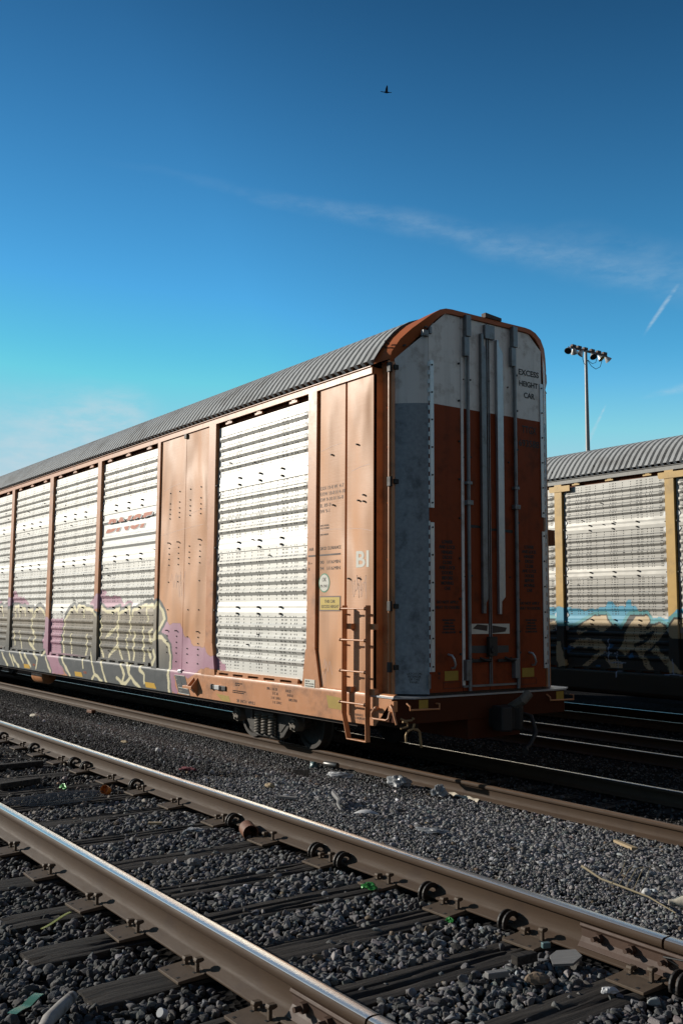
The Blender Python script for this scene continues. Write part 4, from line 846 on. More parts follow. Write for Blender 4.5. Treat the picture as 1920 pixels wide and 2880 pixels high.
# lettering on the near side
S1 = dict(m=M_inkg, parent=car, face=-1.4715)
for i, (s, w) in enumerate((('EXH 19-0 W  4-7', .565), ('EXW 10-8 H 4-10', .60), ('EW 9-10 H 16-8', .555), ('IL 89-9', .255), ('IW 9-1', .225))): text(s, -1.755 + .06, 3.570 - i * .0765, .050, fit=w * .93, **S1)
for i, s in enumerate(('RACK MODEL', 'NO. R32009')): text(s, -1.69, 3.085 - i * .037, .024, fit=.20, **S1)
text('JOB R40010', -1.69, 2.965, .024, fit=.19, **S1)
S2 = dict(m=M_ink, parent=car)
text('AAR', -1.915, 2.770, .044, face=-1.5015, fit=.115, **S2); text('DECK CLEARANCE', -1.690, 2.772, .044, face=-1.4715, fit=.47, **S2)
b = MB(); b.box(-1.925, -1.76, -1.5025, -1.5005, 2.690, 2.712); b.box(-1.695, -1.222, -1.4725, -1.4705, 2.694, 2.716); b.build('painted_rule', M_ink, parent=car)
for z, q in ((2.588, ('A', '90', '1/16', 'MIN')), (2.505, ('B', '94', '1/16', 'MIN'))):
    text(q[0], -1.92, z, .043, face=-1.5015, **S2)
    text(q[1], -1.69, z, .046, face=-1.4715, fit=.085, **S2); text(q[2], -1.54, z, .046, face=-1.4715, fit=.135, **S2); text(q[3], -1.375, z, .046, face=-1.4715, fit=.14, **S2)
text('BI', -.905, 2.52, .205, face=-1.4715, m=M_inkw, parent=car, fit=.265, bold=.006)
b = MB(); b.lathe([(0, -.0018), (.126, -.0018), (.126, 0)], (-1.585, -1.4703, 2.337), 'y', 36); sk = b.build('approval_sticker', M_green, parent=car)
b = MB(); b.lathe([(0, -.0012), (.110, -.0012), (.110, 0)], (-1.585, -1.4725, 2.337), 'y', 36); b.build('sticker_face', M_inkw, parent=sk)
text('OK', -1.585, 2.355, .055, face=-1.4745, align='CENTER', m=M_ink, parent=sk); text('M-941', -1.585, 2.275, .042, face=-1.4745, align='CENTER', m=M_ink, parent=sk, fit=.17)
b = MB(); b.box(-1.69, -1.214, -1.4735, -1.4703, 1.967, 2.165); yl = b.build('warning_label', M_inkg, parent=car)
b = MB(); b.box(-1.672, -1.232, -1.4755, -1.473, 1.985, 2.147); b.build('label_face', M_ylab, parent=yl)
text('THIS CAR', -1.452, 2.075, .042, face=-1.4765, align='CENTER', m=M_ink, parent=yl, fit=.24); text('EXCESS HEIGHT', -1.447, 2.008, .042, face=-1.4765, align='CENTER', m=M_ink, parent=yl, fit=.39)
b = MB(); b.box(-1.985, -1.745, -1.505, -1.5005, .962, 1.068); stk = b.build('builder_sticker', M_inkw, parent=car)
text('BUILT BY', -1.965, 1.035, .017, face=-1.5065, m=M_ink, parent=stk, fit=.1); text('Rack is owned by', -1.965, 1.005, .017, face=-1.5065, m=M_ink, parent=stk, fit=.2); text('Transportation', -1.965, .975, .017, face=-1.5065, m=M_ink, parent=stk, fit=.2)
SL = dict(m=M_ink, parent=car, face=-1.5045)
for i, s in enumerate(('SPRG  5  OC  D5', '3  IC  D5', '2  OC  51741-1', '2  IC  51741-2')): text(s, -2.665 + i * .02 + (.05 if i > 1 else 0), .864 - i * .060, .036, align='RIGHT', xs=.78, **SL)
for i, s in enumerate(('EOC-27', 'M-921-D', 'E69CE CPLR')): text(s, -2.45 + i * .04, .862 - i * .058, .036, xs=.78, **SL)
text('28  INCH  WHLS', -3.80, .622, .046, fit=.53, **SL)
for i, s in enumerate(('1001 BEARING SET-UP', 'HEIGHT 5 7/16"')): text(s, -3.86, .885 - i * .027, .020, xs=.8, **SL)
for i, s in enumerate(('CAR EQUIPPED WITH SWING MOTION TRUCK', '28" WHEELS AND SPECIAL PR ADAPTERS')): text(s, -3.93, .775 - i * .026, .018, xs=.75, **SL)
text('GRADE E', -.86, .69, .028, fit=.17, **SL); text('COUPLERS', -.86, .65, .028, fit=.22, **SL)
b = MB(); b.prism([(-1.475, .893), (-1.125, .878), (-1.02, .73), (-1.42, .732)], -1.5046, -1.5034, 'y'); b.build('reflector_patch', M_ypatch, parent=car)
b = MB(); b.prism([(-4.45, .70), (-4.05, .69), (-3.98, .605), (-4.25, .605)], -1.5046, -1.5034, 'y'); b.build('reflector_patch', M_ypatch, parent=car)
for i, ((x0, z0), (x1, z1)) in enumerate(GR['tape']):
    b = MB(); b.prism([(x0, .715), (x1 - .09, .715), (x1, .625), (x0 + .05, .625)], -1.5050, -1.5034, 'y')
    b.build('reflective_tape', M_ytape, parent=car)
for x, s in ((-10.04, 'CARDS'), (-13.2, 'MBLEM'), (-16.6, 'WHLS')): text(s, x, .70, .05, face=-1.5046, m=M_inkr, parent=car, xs=.8)
# operator's slanted initials on the plain plate (grey shadow outline under red)
for z0, cl_, cut in ((3.695, 'top', 1), (3.505, 'bottom', 1)): pass
def logo():
    lg = empty_part('logo', car, (0, 0, 0))
    for dx, dz, m, f, bold in ((.05, -.012, M_inkgrey, 0, .016), (0, 0, M_inkr, .0015, .016)):
        for half in (0, 1):
            o = text('BNSF', -9.24 + dx, 3.492 + dz, .238, face=-1.4735 - f if half else -1.4425 - f, m=m, parent=lg, name='initials', shear=.45, bold=bold, spacing=1.22, fit=2.25)
            bm = bmesh.new(); bm.from_mesh(o.data); z = 3.648 if half else 3.548
            bmesh.ops.bisect_plane(bm, geom=bm.verts[:] + bm.edges[:] + bm.faces[:], plane_co=(0, 0, z), plane_no=(0, 0, 1), clear_inner=bool(half), clear_outer=not half); bm.to_mesh(o.data); bm.free()
logo()
# thin scratched tags
def squig(pts, m=M_scr, face=-1.4712, r=.006, parent=car):
    b = MB()
    for (x0, z0), (x1, z1) in zip(pts[:-1], pts[1:]):
        d = math.hypot(x1 - x0, z1 - z0) + 1e-6; nx, nz = -(z1 - z0) / d * r, (x1 - x0) / d * r
        b.add([(x0 - nx, face, z0 - nz), (x1 - nx, face, z1 - nz), (x1 + nx, face, z1 + nz), (x0 + nx, face, z0 + nz)], [(0, 1, 2, 3)])
    return b.build('scrawl', m, parent=parent)
def scrib(x, z, w, h, n, seed):
    r = np.random.default_rng(seed); squig([(x + w * i / n + r.uniform(-.03, .03), z + h * (.5 + .5 * math.sin(i * 2.1 + r.uniform(-.5, .5)))) for i in range(n)], r=.004)
scrib(-.98, 2.12, .34, .30, 12, 1); scrib(-.95, 2.2, .30, .16, 9, 5); scrib(-1.60, 1.15, .20, .20, 9, 2); scrib(-1.62, .97, .10, .25, 6, 3); scrib(-.75, 1.48, .12, .10, 7, 4)
scrib(-6.2, 2.35, .5, .25, 10, 6); scrib(-5.95, 2.15, .35, .5, 9, 8)

for a, c in (((-6.60, 3.27), (-5.05, 3.36)), ((-6.55, 4.05), (-5.9, 4.12)), ((-5.6, 3.55), (-4.95, 3.62)), ((-1.68, 4.1), (-1.2, 4.15)), ((-1.05, 3.02), (-.56, 2.96)), ((-1.69, 3.03), (-1.14, 3.02)), ((-1.0, 3.75), (-.6, 3.80))):
    squig([a, ((a[0] + c[0]) / 2, (a[1] + c[1]) / 2 + .012), c], r=.0035)
# ================================================================== the second railcar behind
C2 = (11.78, 8.77, -.19)
car2 = empty('autorack_railcar', C2, 'silver railcar with ochre posts and blue and tan graffiti, behind at the right', 'railcar')
p2 = [-14.28 + 2.82 * k for k in range(-4, 5)]
posts2 = [(x - .10, x + .10, .02, .02) for x in p2]
panels2 = [(a + .12, a + 2.72) for a in p2[:-1]]
sill2 = autorack(car2, M_ye, M_ye2, panels2, posts2, [(-2.9, -.535), (-26.9, -25.7)], M_panel2, 0, G2, C2[0], C2[2], (-20.2, -11.0), M_galvd, (-20.0, -11.0))
truck(car2, -3.665); truck(car2, -22.8)
b = MB()
for x in p2: b.prism([(x - .24, 4.81), (x - .21, 4.775), (x + .34, 4.775), (x + .34, 4.90), (x - .24, 4.90)], -1.512, -1.501, 'y')
b.build('post_cap', M_ye, parent=car2)

# ------------------------------------------------------------------ floodlight mast
M_pole = mat('grey_steel_pole', (.30, .31, .31), .5, metal=.3, var=.10, vs_=2)
M_lampw = mat('lamp_bell_aluminium', (.55, .55, .54), .4, metal=.4, var=.1)
M_lampd = mat('lamp_glass_dark', (.05, .045, .035), .2, var=.2)
M_lampy = mat('lamp_glass_amber', (.45, .36, .10), .25, var=.2)
M_ballast = mat('rusty_ballast_box', (.10, .05, .03), .6, var=.3)
PX, PY = -37.32, 46.66
mast = empty('floodlight_mast', (PX, PY, float(gz(PY))), 'tall grey mast with six floodlights on a crossbar, beyond the silver railcar', 'floodlight mast')
def L(x, y, z): return (x - PX, y - PY, z - float(gz(PY)))
b = MB(); b.tube([L(PX, PY, -.6), L(PX, PY, 7), L(PX, PY, 14), L(PX, PY, 21.45)], [.24, .20, .16, .105], 14); b.build('pole', M_pole, parent=mast, smooth=50)
b = MB(); b.box(-.07, .07, -1.72, 2.35, 21.36 - L(0, 0, 0)[2] * 0 - float(gz(PY)), 21.50 - float(gz(PY))); b.build('crossbar', M_ballast, parent=mast)
lamps = [(44.76, (.35, -.9), 0), (45.35, (-.5, .9), 1), (46.13, (-.6, -.7), 1), (47.45, (.75, -.35), 0), (48.28, (.8, .25), 2), (49.10, (.4, .9), 1)]
for y, (dx, dy), k in lamps:
    z = 21.22; ax = Vector((dx * .75, dy * .75, -.75)).normalized()
    d = empty_part('floodlight', mast, L(PX, y, z))
    b = MB(); c0 = -ax * .22
    b.tube([c0, c0 + ax * .06, c0 + ax * .18, c0 + ax * .32, c0 + ax * .42], [.07, .11, .17, .245, .275], 16); b.build('bell', M_lampw, parent=d, smooth=40)
    b = MB(); b.cyl(c0 + ax * .422, c0 + ax * .44, .262, 16, .20); b.build('glass', (M_lampd, M_lampd, M_lampy)[k], parent=d)
    b = MB(); b.tube([(0, 0, .24), (.0, 0, .12), c0 + Vector((0, 0, .0))], .03, 6); b.build('yoke', M_ballast, parent=d)
for y in (45.29, 45.90, 46.59, 47.38, 48.10, 48.79):
    b = MB(); b.box(-.12, .12, -.20, .20, 0, .17); b.build('ballast_box', M_ballast, parent=mast, loc=L(PX, y, 21.50), bevel=.02)
for pts in ([(46.2, 21.05), (46.25, 20.7), (46.39, 20.4), (46.62, 20.36)], [(46.8, 20.75), (47.3, 20.55), (47.7, 20.7), (47.85, 21.1)], [(46.75, 20.75), (47.2, 20.35), (47.7, 20.2), (48.2, 20.45), (48.42, 20.95)]):
    b = MB(); b.tube([L(PX + .05, y, z) for y, z in pts], .022, 6); b.build('cable', M_black, parent=mast, smooth=60)

# ------------------------------------------------------------------ bird
M_bird = mat('black_plumage', (.012, .012, .014), .6, var=.2)
bp = CAM + (C_F + C_R * ((1085 - 960) / 2689.6) - C_U * ((259 - 1440) / 2689.6)) * 70
b = MB()
body = [(-.42, .012, .010), (-.38, .013, .016), (-.345, .012, .026), (-.30, .005, .030), (-.25, .0, .026), (-.16, -.005, .030), (-.08, -.012, .048), (0, -.020, .062), (.08, -.022, .060), (.16, -.016, .046), (.24, -.008, .028), (.32, -.004, .022), (.40, -.004, .008)]
b.tube([(x, 0, z) for x, z, r in body], [r for x, z, r in body], 12)
b.prism([(.20, -.02), (.40, -.055), (.42, .0), (.40, .055), (.20, .02)], -.014, .004, 'z')
for s in (-1, 1):
    W = [(-.085, .135, .00, .02), (-.080, .145, .10, .10), (-.070, .135, .20, .20), (-.045, .115, .29, .30), (-.01, .095, .36, .39), (.03, .07, .41, .46)]
    rows = []
    for x0, x1, zz, yy in W:
        y = s * (.02 + yy * .42)
        rows.append([(x0, y, zz), ((x0 + x1) / 2, y - s * .016, zz + .006), (x1, y, zz - .004), ((x0 + x1) / 2, y + s * .004, zz - .004), (x0, y, zz)])
    b.grid(np.array(rows)); b.add(rows[-1][:4], [(0, 1, 2, 3)]); b.add(rows[0][:4], [(3, 2, 1, 0)])
bird = b.build('bird', M_bird, loc=bp, smooth=60)
bird.rotation_euler = (R(8), R(4), math.atan2(C_R.y, C_R.x))
rm = bird.modifiers.new('one_skin', 'REMESH'); rm.mode = 'VOXEL'; rm.voxel_size = .008
tag(bird, 'black long-necked bird flying alone in the blue sky with raised wings', 'bird')

# ------------------------------------------------------------------ litter along the tracks
def plastic(name, col, rough=.4, **k): return mat(name, col, rough, var=.10, vs_=20, **k)
M_wplas = mat('white_plastic', (.55, .55, .55), .5, var=.2, vs_=12, dirt=(.12, .11, .10), dirtamt=.7, dscale=12); M_clear = plastic('cloudy_plastic_film', (.26, .27, .28), .3)
M_orcup = plastic('orange_plastic', (.62, .17, .015)); M_gcan = plastic('green_foil', (.02, .20, .03), .4, metal=.2)
M_ystrap = plastic('yellow_plastic_strap', (.28, .28, .03)); M_gstrap = plastic('pale_green_strap', (.07, .19, .12))
M_rcan = mat('rusty_tin', (.17, .07, .035), .6, var=.35, vs_=15); M_birch = mat('pale_birch_bark', (.30, .275, .25), .75, var=.25, vs_=8, stretch=(6, 6, 1), dirt=(.05, .04, .035), dirtamt=.9, dscale=14)
M_board = mat('grey_weathered_board', (.19, .185, .18), .75, var=.35, vs_=6, stretch=(1, 14, 1), bump=.003, bs=20); M_brick = mat('brown_rock', (.17, .12, .08), .8, var=.3, vs_=15, bump=.004, bs=30)
M_foam = mat('cream_foam', (.56, .50, .40), .8, var=.12, vs_=14, bump=.004, bs=40); M_straw = mat('dry_straw', (.22, .18, .11), .8, var=.2); M_mesh = mat('grey_plastic_netting', (.16, .17, .17), .4, var=.2)
M_can = mat('dull_tin_can', (.12, .12, .12), .4, metal=.5, var=.3); M_teal = plastic('teal_tin', (.10, .17, .18)); M_dirtred = plastic('faded_red_cloth', (.16, .03, .04), .8); M_cut = mat('cut_wood_end', (.40, .30, .18), .8, var=.2)
def single(b, name, m, loc, label, cat, rz=0, smooth=None, bevel=0, group=None, rot=None):
    o = b.build(name, m, loc=loc, rot=rot or (0, 0, rz), smooth=smooth, bevel=bevel); return tag(o, label, cat, group)
def crumple(seed, sx, sy, sz, n=14, amp=.35):
    r = np.random.default_rng(seed); ph = r.uniform(0, 6, 12); b = MB(); P = []
    for i in range(n + 1):
        row = []
        for j in range(2 * n + 1):
            a, c = math.pi * i / n, 2 * math.pi * j / (2 * n)
            k = 1 + amp * (math.sin(3 * c + ph[0] + 2 * a) * .5 + math.sin(5 * c - 3 * a + ph[1]) * .35 + math.sin(7 * a + 4 * c + ph[2]) * .3) * math.sin(a)
            row.append((sx * k * math.sin(a) * math.cos(c), sy * k * math.sin(a) * math.sin(c), max(-.3 * sz, sz * k * math.cos(a))))
        P.append(row)
    b.grid(np.array(P)); return b
b = MB(); b.lathe([(.030, 0), (.034, .002), (.036, .03), (.037, .062), (.033, .062), (.031, .01), (0, .008)], (0, 0, 0), 'z', 20)
single(b, 'orange_tub', M_orcup, (1.08, -5.47, .475), 'bright orange plastic tub standing in dark gravel between the front rails', 'tub', smooth=40, rot=(R(70), 0, R(40)))
b = crumple(3, .040, .024, .026, 10, .5); single(b, 'crushed_can', M_gcan, (4.40, -5.275, .43), 'crumpled bright green can beside the second rail', 'can', .5)
b = crumple(4, .022, .016, .016, 8, .5); single(b, 'foil_scrap', M_gcan, (5.08, -5.29, .425), 'tiny green foil scrap under the second rail near the right edge', 'foil')
b = crumple(5, .05, .02, .03, 9, .6); single(b, 'green_glass_shard', M_gcan, (.43, -5.61, .42), 'dark green scrap left of the orange tub', 'glass')
b = MB(); b.lathe([(.052, 0), (.054, .002), (.054, .17), (.050, .172), (.048, .01), (0, .008)], (0, 0, 0), 'z', 18)
single(b, 'rusty_can', M_rcan, (2.78, -5.13, .44), 'rusty crushed can lying against the second rail', 'can', smooth=40, rot=(R(90), R(10), R(70)))
b = MB(); b.tube([(-.17, -.02, .0), (-.08, 0, .006), (.04, .006, .004), (.15, .015, .0)], [.024, .026, .027, .022], 12)
single(b, 'birch_stick', M_birch, (5.06, -7.27, .43), 'short pale birch stick lying at the bottom left corner', 'stick', 2.35, smooth=50)
b = MB(); b.lathe([(0, .03), (.016, .03), (.018, .028), (.018, 0), (.015, 0), (.014, .024), (0, .024)], (0, 0, 0), 'z', 18)
single(b, 'bottle_cap', M_wplas, (5.25, -6.92, .405), 'small white bottle cap beside the nearest rail', 'cap', rot=(R(60), 0, .4))
b = MB(); b.grid(np.array([[(u, w, .006 * math.sin(u * 18)) for w in (-.008, .008)] for u in np.linspace(-.12, .12, 12)])); b.grid(np.array([[(u, w, .003 + .006 * math.sin(u * 18)) for w in (-.008, .008)] for u in np.linspace(-.12, .12, 12)]))
single(b, 'plastic_strap', M_ystrap, (3.97, -6.90, .425), 'yellow plastic strap on the gravel left of the nearest rail', 'strap', 2.2)
b = MB(); b.grid(np.array([[(u, w, .012 * abs(math.sin(u * 20))) for w in (-.02, .02)] for u in np.linspace(-.10, .10, 12)]))
single(b, 'plastic_strip', M_gstrap, (4.92, -7.35, .425), 'pale green plastic strip near the birch stick', 'plastic scrap', 2.3)
b = MB(); b.prism([(-.066, -.045), (.02, -.056), (.070, -.01), (.052, .042), (-.03, .05), (-.068, .018)], 0, .012, 'z'); single(b, 'broken_board', M_board, (5.80, -5.255, .44), 'square of grey weathered board beside the second rail', 'board', .5, rot=(R(14), R(-8), .9))
b = MB(); b.box(-.06, .06, -.022, .022, 0, .04); single(b, 'wood_block', M_wood, (5.69, -5.40, .42), 'dark wood block beside the grey board', 'wood block', 1.5, bevel=.005)
b = MB(); b.box(-.02, .02, -.012, .012, 0, .025); single(b, 'plastic_chip', M_teal, (5.655, -5.225, .44), 'small teal chip behind the grey board', 'plastic scrap', 1.2, bevel=.004)
b = crumple(8, .055, .035, .030, 8, .2); single(b, 'brown_stone', M_brick, (5.86, -5.50, .42), 'brown stone below the grey board', 'stone', 1.0)
b = crumple(9, .035, .020, .016, 8, .3); single(b, 'white_scrap', M_wplas, (6.11, -5.35, .42), 'white plastic scrap near the joint bar', 'plastic scrap', 1.0)
b = MB(); b.box(-.05, .05, -.018, .018, 0, .025); single(b, 'grey_chip', M_board, (5.74, -5.62, .42), 'flat grey chip of wood on the gravel below the grey board', 'wood chip', 1.3, bevel=.004)
b = MB(); b.grid(np.array([[(.10 * u, .045 * math.sqrt(max(0, 1 - u * u)) * w, .032 * (1 - u * u) * (1 - .5 * w * w) + .006) for w in np.linspace(-1, 1, 10)] for u in np.linspace(-1, 1, 18)]))
single(b, 'curved_plastic', M_wplas, (2.68, -4.00, .385), 'curved piece of white plastic on the gravel between the tracks', 'plastic', .75, smooth=60)
b = crumple(21, .16, .07, .05, 16, .35); single(b, 'plastic_bag', M_wplas, (-1.30, -1.42, -.11), 'white plastic bag lying beside the rusty rail', 'plastic bag', .75)
b = crumple(22, .14, .10, .09, 16, .40); single(b, 'clear_plastic_bag', M_clear, (-.53, -1.07, -.12), 'cloudy crumpled plastic bag right of the white bag', 'plastic bag', .4)
b = crumple(23, .08, .07, .09, 14, .55); single(b, 'foil_wrapper', M_clear, (.23, -1.09, -.12), 'crumpled silvery wrapper beside the rusty rail', 'wrapper')
b = MB(); b.lathe([(0, -.12), (.035, -.12), (.038, -.115), (.038, .115), (.035, .12), (0, .12)], (0, 0, .04), 'x', 16); single(b, 'tin_can', M_can, (-2.10, -.98, -.15), 'dark can lying on its side against the rusty rail', 'can', .2, smooth=40)
b = crumple(24, .06, .05, .06, 10, .25); single(b, 'teal_tin', M_teal, (-2.28, -1.15, -.14), 'small teal tin left of the dark can', 'tin', smooth=50)
P = [[(u, .035 * w + .012 * math.sin(u * 17), .02 * (1 - w * w) + .006 * math.sin(u * 29 + w * 3)) for w in np.linspace(-1, 1, 6)] for u in np.linspace(-.28, .28, 24)]
b = MB(); b.grid(np.array(P)); single(b, 'foam_strip', M_foam, (.46, -.90, -.155), 'cream strip of dried foam along the base of the rusty rail', 'foam', -.08, smooth=40)
b = MB(); b.tube([(-.36, .10, .02), (-.18, .03, .04), (0, 0, .02), (.20, -.10, .03), (.33, -.13, .01)], [.016, .022, .020, .014, .01], 6); single(b, 'pale_strap', M_board, (2.08, -3.83, .36), 'pale twisted strap on the gravel left of the curved white plastic', 'strap', -.2, smooth=50)
b = MB(); b.tube([(-.42, .16, .03), (-.38, .13, .035), (-.2, .05, .02), (0, -.02, .03), (.2, -.07, .03), (.42, -.16, .015)], [.010, .008, .006, .006, .005, .003], 6)
for q in range(5): b.tube([(-.1 + q * .05, 0, .02), (-.06 + q * .05, .05, .09 + .02 * q), (-.05 + q * .06, .07, .14)], .0022, 4)
single(b, 'dry_stalk', M_straw, (5.17, -4.04, .385), 'long dry straw stalk on the gravel near the right edge', 'stalk', .05)
b = MB(); b.lathe([(0, -.13), (.012, -.13), (.013, -.10), (.034, -.06), (.034, .13), (.03, .14), (0, .14)], (0, 0, .03), 'x', 16)
for x in np.arange(-.05, .13, .016): b.lathe([(.035, x), (.037, x + .004), (.035, x + .008)], (0, 0, .03), 'x', 16)
single(b, 'ribbed_bottle', M_foam, (5.55, -3.95, .37), 'pale ribbed plastic bottle at the right edge', 'bottle', .75, smooth=40)
b = crumple(31, .028, .026, .028, 10, .1); single(b, 'white_ball', M_wplas, (5.23, -3.93, .375), 'round white pebble-like ball behind the straw stalk', 'ball', smooth=60)
b = MB(); b.prism([(-.16, -.012), (.14, -.03), (.16, .02), (-.15, .022)], 0, .022, 'z'); single(b, 'wood_splinter', M_cut, (3.17, -1.50, -.09), 'pale wood splinter on the coarse gravel near the rusty rail at right', 'wood', -.3)
b = MB(); b.prism([(-.09, -.025), (.08, -.03), (.09, .02), (-.08, .028)], 0, .018, 'z'); single(b, 'cardboard_scrap', M_board, (1.86, -4.20, .40), 'flat grey scrap behind the second rail', 'cardboard', .6)
b = crumple(33, .05, .025, .03, 8, .3); single(b, 'paper_cup', M_cut, (1.14, -3.94, .37), 'crushed pale paper cup between the tracks', 'cup', .4)
b = MB(); b.box(-.11, .11, -.05, .05, 0, .06); single(b, 'red_brick', M_rcan, (-10.61, -1.09, -.15), 'reddish brick against the rusty rail at the far left', 'brick', .1, bevel=.006)
b = crumple(35, .035, .03, .03, 8, .3); single(b, 'white_chunk', M_wplas, (-1.74, -3.71, .335), 'small white block on the dark gravel between the tracks', 'plastic scrap')
b = crumple(36, .06, .02, .02, 8, .3); single(b, 'pale_chunk', M_cut, (-2.51, -3.80, .35), 'pale splinter left of the small white block', 'wood', .3)
b = MB(); b.box(-.10, .10, -.06, .06, 0, .02); single(b, 'dark_board', M_wood, (-1.06, -2.16, .0), 'small dark board stuck upright in the gravel between the tracks', 'board', rot=(R(60), 0, .7))
b = crumple(37, .09, .05, .02, 10, .5); single(b, 'red_rag', M_dirtred, (.04, -4.22, .40), 'dark red rag behind the second rail', 'rag', .3)
b = crumple(38, .12, .06, .05, 9, .25); single(b, 'tan_stone', M_foam, (-6.06, -3.76, .33), 'tan rock on the gravel at the far left', 'stone', .2)
b = crumple(39, .10, .05, .02, 12, .5); single(b, 'film_scrap', M_clear, (3.34, -3.90, .37), 'crinkled clear film on the gravel right of the curved white plastic', 'plastic film', .5)
b = crumple(40, .045, .03, .03, 8, .3); single(b, 'pale_stone', M_board, (3.35, -5.83, .42), 'long pale stone on a tie between the front rails', 'stone', .9)
b = crumple(41, .06, .035, .016, 10, .5); single(b, 'tissue_scrap', M_clear, (2.57, -5.43, .425), 'crumpled grey tissue between the front rails', 'tissue', .8)
b = MB(); b.box(-.05, .05, -.015, .015, 0, .016); single(b, 'wood_chip', M_cut, (2.23, -5.57, .42), 'pale wood chip left of the grey tissue', 'wood chip', 1.0, bevel=.003)
b = MB()     # netting roll
def net(u, w): return (u, w * .11, .045 * math.sin((w + 1) * 1.3) + .02 * math.sin(u * 6 + w))
for u in np.linspace(-.35, .35, 44): b.tube([net(u + w * .06, w) for w in np.linspace(-1, 1, 9)], .0028, 4)
for w in np.linspace(-1, 1, 9): b.tube([net(u, w) for u in np.linspace(-.35, .35, 20)], .0025, 4)
single(b, 'plastic_netting', M_mesh, (.98, -5.88, .425), 'grey plastic netting on the dirt left of the orange tub', 'netting', 1.15)
for i, (x, y, l, rz) in enumerate([(-.9, -5.6, .5, .1), (-1.7, -5.9, .7, -.2), (.1, -5.9, .4, .3)]):
    b = MB(); b.prism([(-l / 2, -.05), (l / 2, -.035), (l / 2, .04), (-l / 2, .055)], 0, .05, 'z'); single(b, 'rotten_wood', M_wood, (x, y, .41), ('dark broken plank in the dirt at the left edge', 'long rotten plank farther along the front track', 'short rotten plank near the netting')[i], 'wood', rz + 1.5, bevel=.006)

# ------------------------------------------------------------------ ballast stones
def ico(sub):
    bm = bmesh.new(); bmesh.ops.create_icosphere(bm, subdivisions=sub, radius=1)
    v = np.array([p.co[:] for p in bm.verts]); f = np.array([[q.index for q in fc.verts] for fc in bm.faces]); bm.free(); return v, f
def rock(sub, seed):
    r = np.random.default_rng(seed); v, f = ico(sub); v = v.copy()
    for _ in range(11):
        n = r.normal(size=3); n /= np.linalg.norm(n); d = r.uniform(.38, .72); s = v @ n; k = s > d
        v[k] -= np.outer(s[k] - d, n)
    v *= r.uniform(.75, 1.4, 3) * np.array([1.25, 1.05, .9]); v += r.normal(0, .02 if sub < 3 else .012, v.shape)
    return v, f
ROCKS = {s: [rock(s, 100 * s + i) for i in range(12)] for s in (1, 2, 3)}
M_rock = bpy.data.materials.new('crushed_granite'); M_rock.use_nodes = True
_t = M_rock.node_tree; _b = _t.nodes['Principled BSDF']; _O = N(_t, 'ShaderNodeTexCoord').outputs['Object']
_a = N(_t, 'ShaderNodeAttribute', attribute_name='tone')
_c = MIX(_t, NOISE(_t, _O, 70, 4, .7), (.55, .55, .55), (1.25, 1.25, 1.25)); _m = MIX(_t, 1.0, _a.outputs['Color'], _c, 'MULTIPLY')
_m = MIX(_t, MA(_t, 'MULTIPLY', SM(_t, NOISE(_t, _O, 9, 4), .5, .8), .4), _m, (.035, .033, .032))
lk(_t, _m, _b.inputs['Base Color']); _b.inputs['Roughness'].default_value = .78; _b.inputs['Specular IOR Level'].default_value = .35
_w = N(_t, 'ShaderNodeBump', inp={'Strength': .8, 'Distance': .004}); lk(_t, NOISE(_t, _O, 160, 4, .7), _w.inputs['Height']); lk(_t, _w.outputs[0], _b.inputs['Normal'])
Rm = np.array([C_R[:], C_U[:], C_F[:]])
def visible(p, mx=.12):
    q = (p - np.array(CAM[:])) @ Rm.T; z = q[:, 2]
    x, y = q[:, 0] / np.maximum(z, .01) * 2689.6 / 960, q[:, 1] / np.maximum(z, .01) * 2689.6 / 1440
    return (z > .5) & (np.abs(x) < 1.75) & (np.abs(y) < 1.25), z
acc = {1: [], 2: [], 3: []}
def scatter(x0, x1, y0, y1, per_m2, s0, s1, tone, dz=(-.5, .25), tv=.45, tie_clear=.95, warm=.025, keep=None):
    n = int((x1 - x0) * (y1 - y0) * per_m2); p = np.stack([rng.uniform(x0, x1, n), rng.uniform(y0, y1, n), np.zeros(n)], 1)
    s = s0 + (s1 - s0) * rng.beta(1.4, 2.6, n); p[:, 2] = gz(p[:, 1]) + s * rng.uniform(dz[0], dz[1], n) * .6
    ok, z = visible(p)
    for yt in (-6.552, -5.047, -.7525, .7525, 3.6175, 5.1225, 8.0175, 9.5225): ok &= np.abs(p[:, 1] - yt) > .075 + s * .35
    free = rng.random(n) > tie_clear
    for tx, ty, rz, L in ties_xy:
        if ty > -3: continue
        c, sn = math.cos(rz), math.sin(rz); dx = (p[:, 0] - tx) * c + (p[:, 1] - ty) * sn; dy = -(p[:, 0] - tx) * sn + (p[:, 1] - ty) * c
        ok &= ~((np.abs(dx) < .108 + s * .2) & (np.abs(dy) < L / 2 - .03) & ~free)
    for tx, ty in plates_xy: ok &= ~((np.abs(p[:, 0] - tx) < .12) & (np.abs(p[:, 1] - ty) < .24))
    if keep is not None: ok &= keep(p)
    p, s, z = p[ok], s[ok], z[ok]; t = tone * np.exp(rng.normal(0, tv, len(s)))
    col = np.stack([t * (1 + rng.normal(warm, .06, len(s))), t * 1.0, t * (1.0 - rng.normal(warm - .03, .05, len(s)))], 1)
    px = s / z * 960
    for sub, k in ((3, px > 9), (2, (px <= 9) & (px > 3.2)), (1, px <= 3.2)):
        if k.any(): acc[sub].append((p[k], s[k] * .5, col[k]))
GREYT = .12
# front track cribs: larger clean stones near, dirtier to the left
scatter(1.2, 8.0, -6.48, -5.12, 1500, .022, .062, GREYT)
scatter(1.2, 8.0, -9.5, -6.62, 1150, .022, .062, GREYT * .65)  # lens corner darkening put into the tone of these stones
scatter(-16, 1.2, -6.48, -5.12, 620, .02, .055, .060)
scatter(-16, 1.2, -9.5, -6.62, 420, .025, .06, .060)
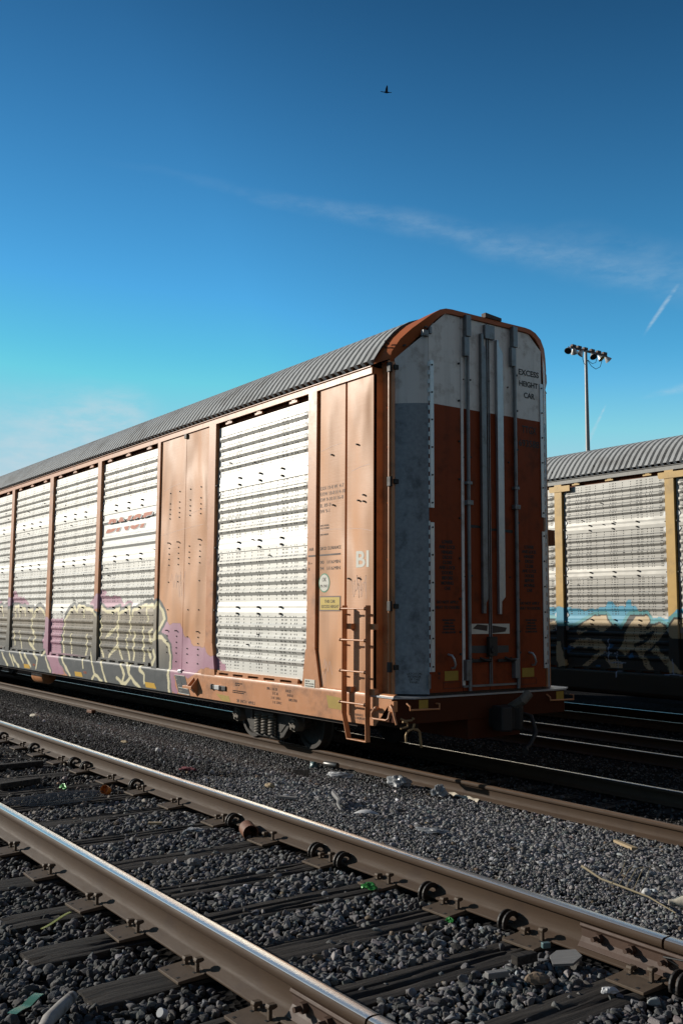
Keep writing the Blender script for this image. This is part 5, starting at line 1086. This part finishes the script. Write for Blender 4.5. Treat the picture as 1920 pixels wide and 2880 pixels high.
# fine stones packed behind the second rail, coarser down the slope
scatter(.5, 8, -4.97, -3.6, 3000, .012, .036, GREYT * 1.45)
scatter(-20, .5, -4.97, -3.6, 950, .016, .042, .070)
scatter(.5, 8, -3.9, -.82, 1000, .022, .064, GREYT * 1.45)
scatter(-8, .5, -3.7, -.82, 900, .018, .052, .125)
scatter(-26, -8, -3.7, -.82, 420, .02, .052, .070)
scatter(-20, 8, -.68, 3.5, 170, .02, .055, .05)  # under and behind the car: shade put into the darker stone tone
scatter(-14, 9, 3.7, 7.9, 90, .025, .06, .05)  # same lowered tone, shade painted into the stones here too
scatter(-12, 1.6, -6.45, -5.15, 150, .02, .075, .10, tv=.7, tie_clear=.5, warm=.22)
scatter(-10, 8, -4.9, -.9, 14, .03, .075, .30, tv=.3)
scatter(1, 8, -6.4, -5.2, 22, .02, .06, .27, tv=.3)
scatter(0, 8, -6.4, -.9, 25, .02, .06, .11, tv=.4, warm=.35)
def stones(name, part, kind='stuff'):
    V, F, C = [], [], []; off = 0
    for sub, lst in part.items():
        for p, s, col in lst:
            idx = rng.integers(0, 12, len(s))
            for k in range(12):
                m = idx == k; n = int(m.sum())
                if not n: continue
                v, f = ROCKS[sub][k]
                a, bb = rng.uniform(0, 6.283, n), rng.normal(0, .5, n); ca, sa, cb, sb = np.cos(a), np.sin(a), np.cos(bb), np.sin(bb)
                x, y, z = v[:, 0], v[:, 1], v[:, 2]
                y2 = np.outer(cb, y) - np.outer(sb, z); z2 = np.outer(sb, y) + np.outer(cb, z)
                X = ca[:, None] * x - sa[:, None] * y2; Y = sa[:, None] * x + ca[:, None] * y2
                S = s[m][:, None]
                V.append(np.stack([X * S + p[m][:, :1], Y * S + p[m][:, 1:2], z2 * S + p[m][:, 2:3]], -1).reshape(-1, 3))
                F.append((f[None] + (np.arange(n) * len(v))[:, None, None] + off).reshape(-1, 3)); off += n * len(v)
                C.append(np.repeat(col[m], len(v), 0))
    V, F, C = np.concatenate(V), np.concatenate(F), np.concatenate(C)
    me = bpy.data.meshes.new(name); me.vertices.add(len(V)); me.vertices.foreach_set('co', V.ravel().astype(np.float32))
    me.loops.add(F.size); me.loops.foreach_set('vertex_index', F.ravel().astype(np.int32)); me.polygons.add(len(F)); me.polygons.foreach_set('loop_start', np.arange(0, F.size, 3, dtype=np.int32))
    me.materials.append(M_rock); me.update(calc_edges=True)
    at = me.attributes.new('tone', 'FLOAT_COLOR', 'POINT'); at.data.foreach_set('color', np.concatenate([C, np.ones((len(C), 1))], 1).ravel().astype(np.float32))
    o = bpy.data.objects.new(name, me); scene.collection.objects.link(o)
    print('stones', name, len(V), len(F)); return tag(o, 'loose grey crushed stone ballast spread between and around the rails', 'ballast', kind=kind)
stones('ballast_stones', acc)
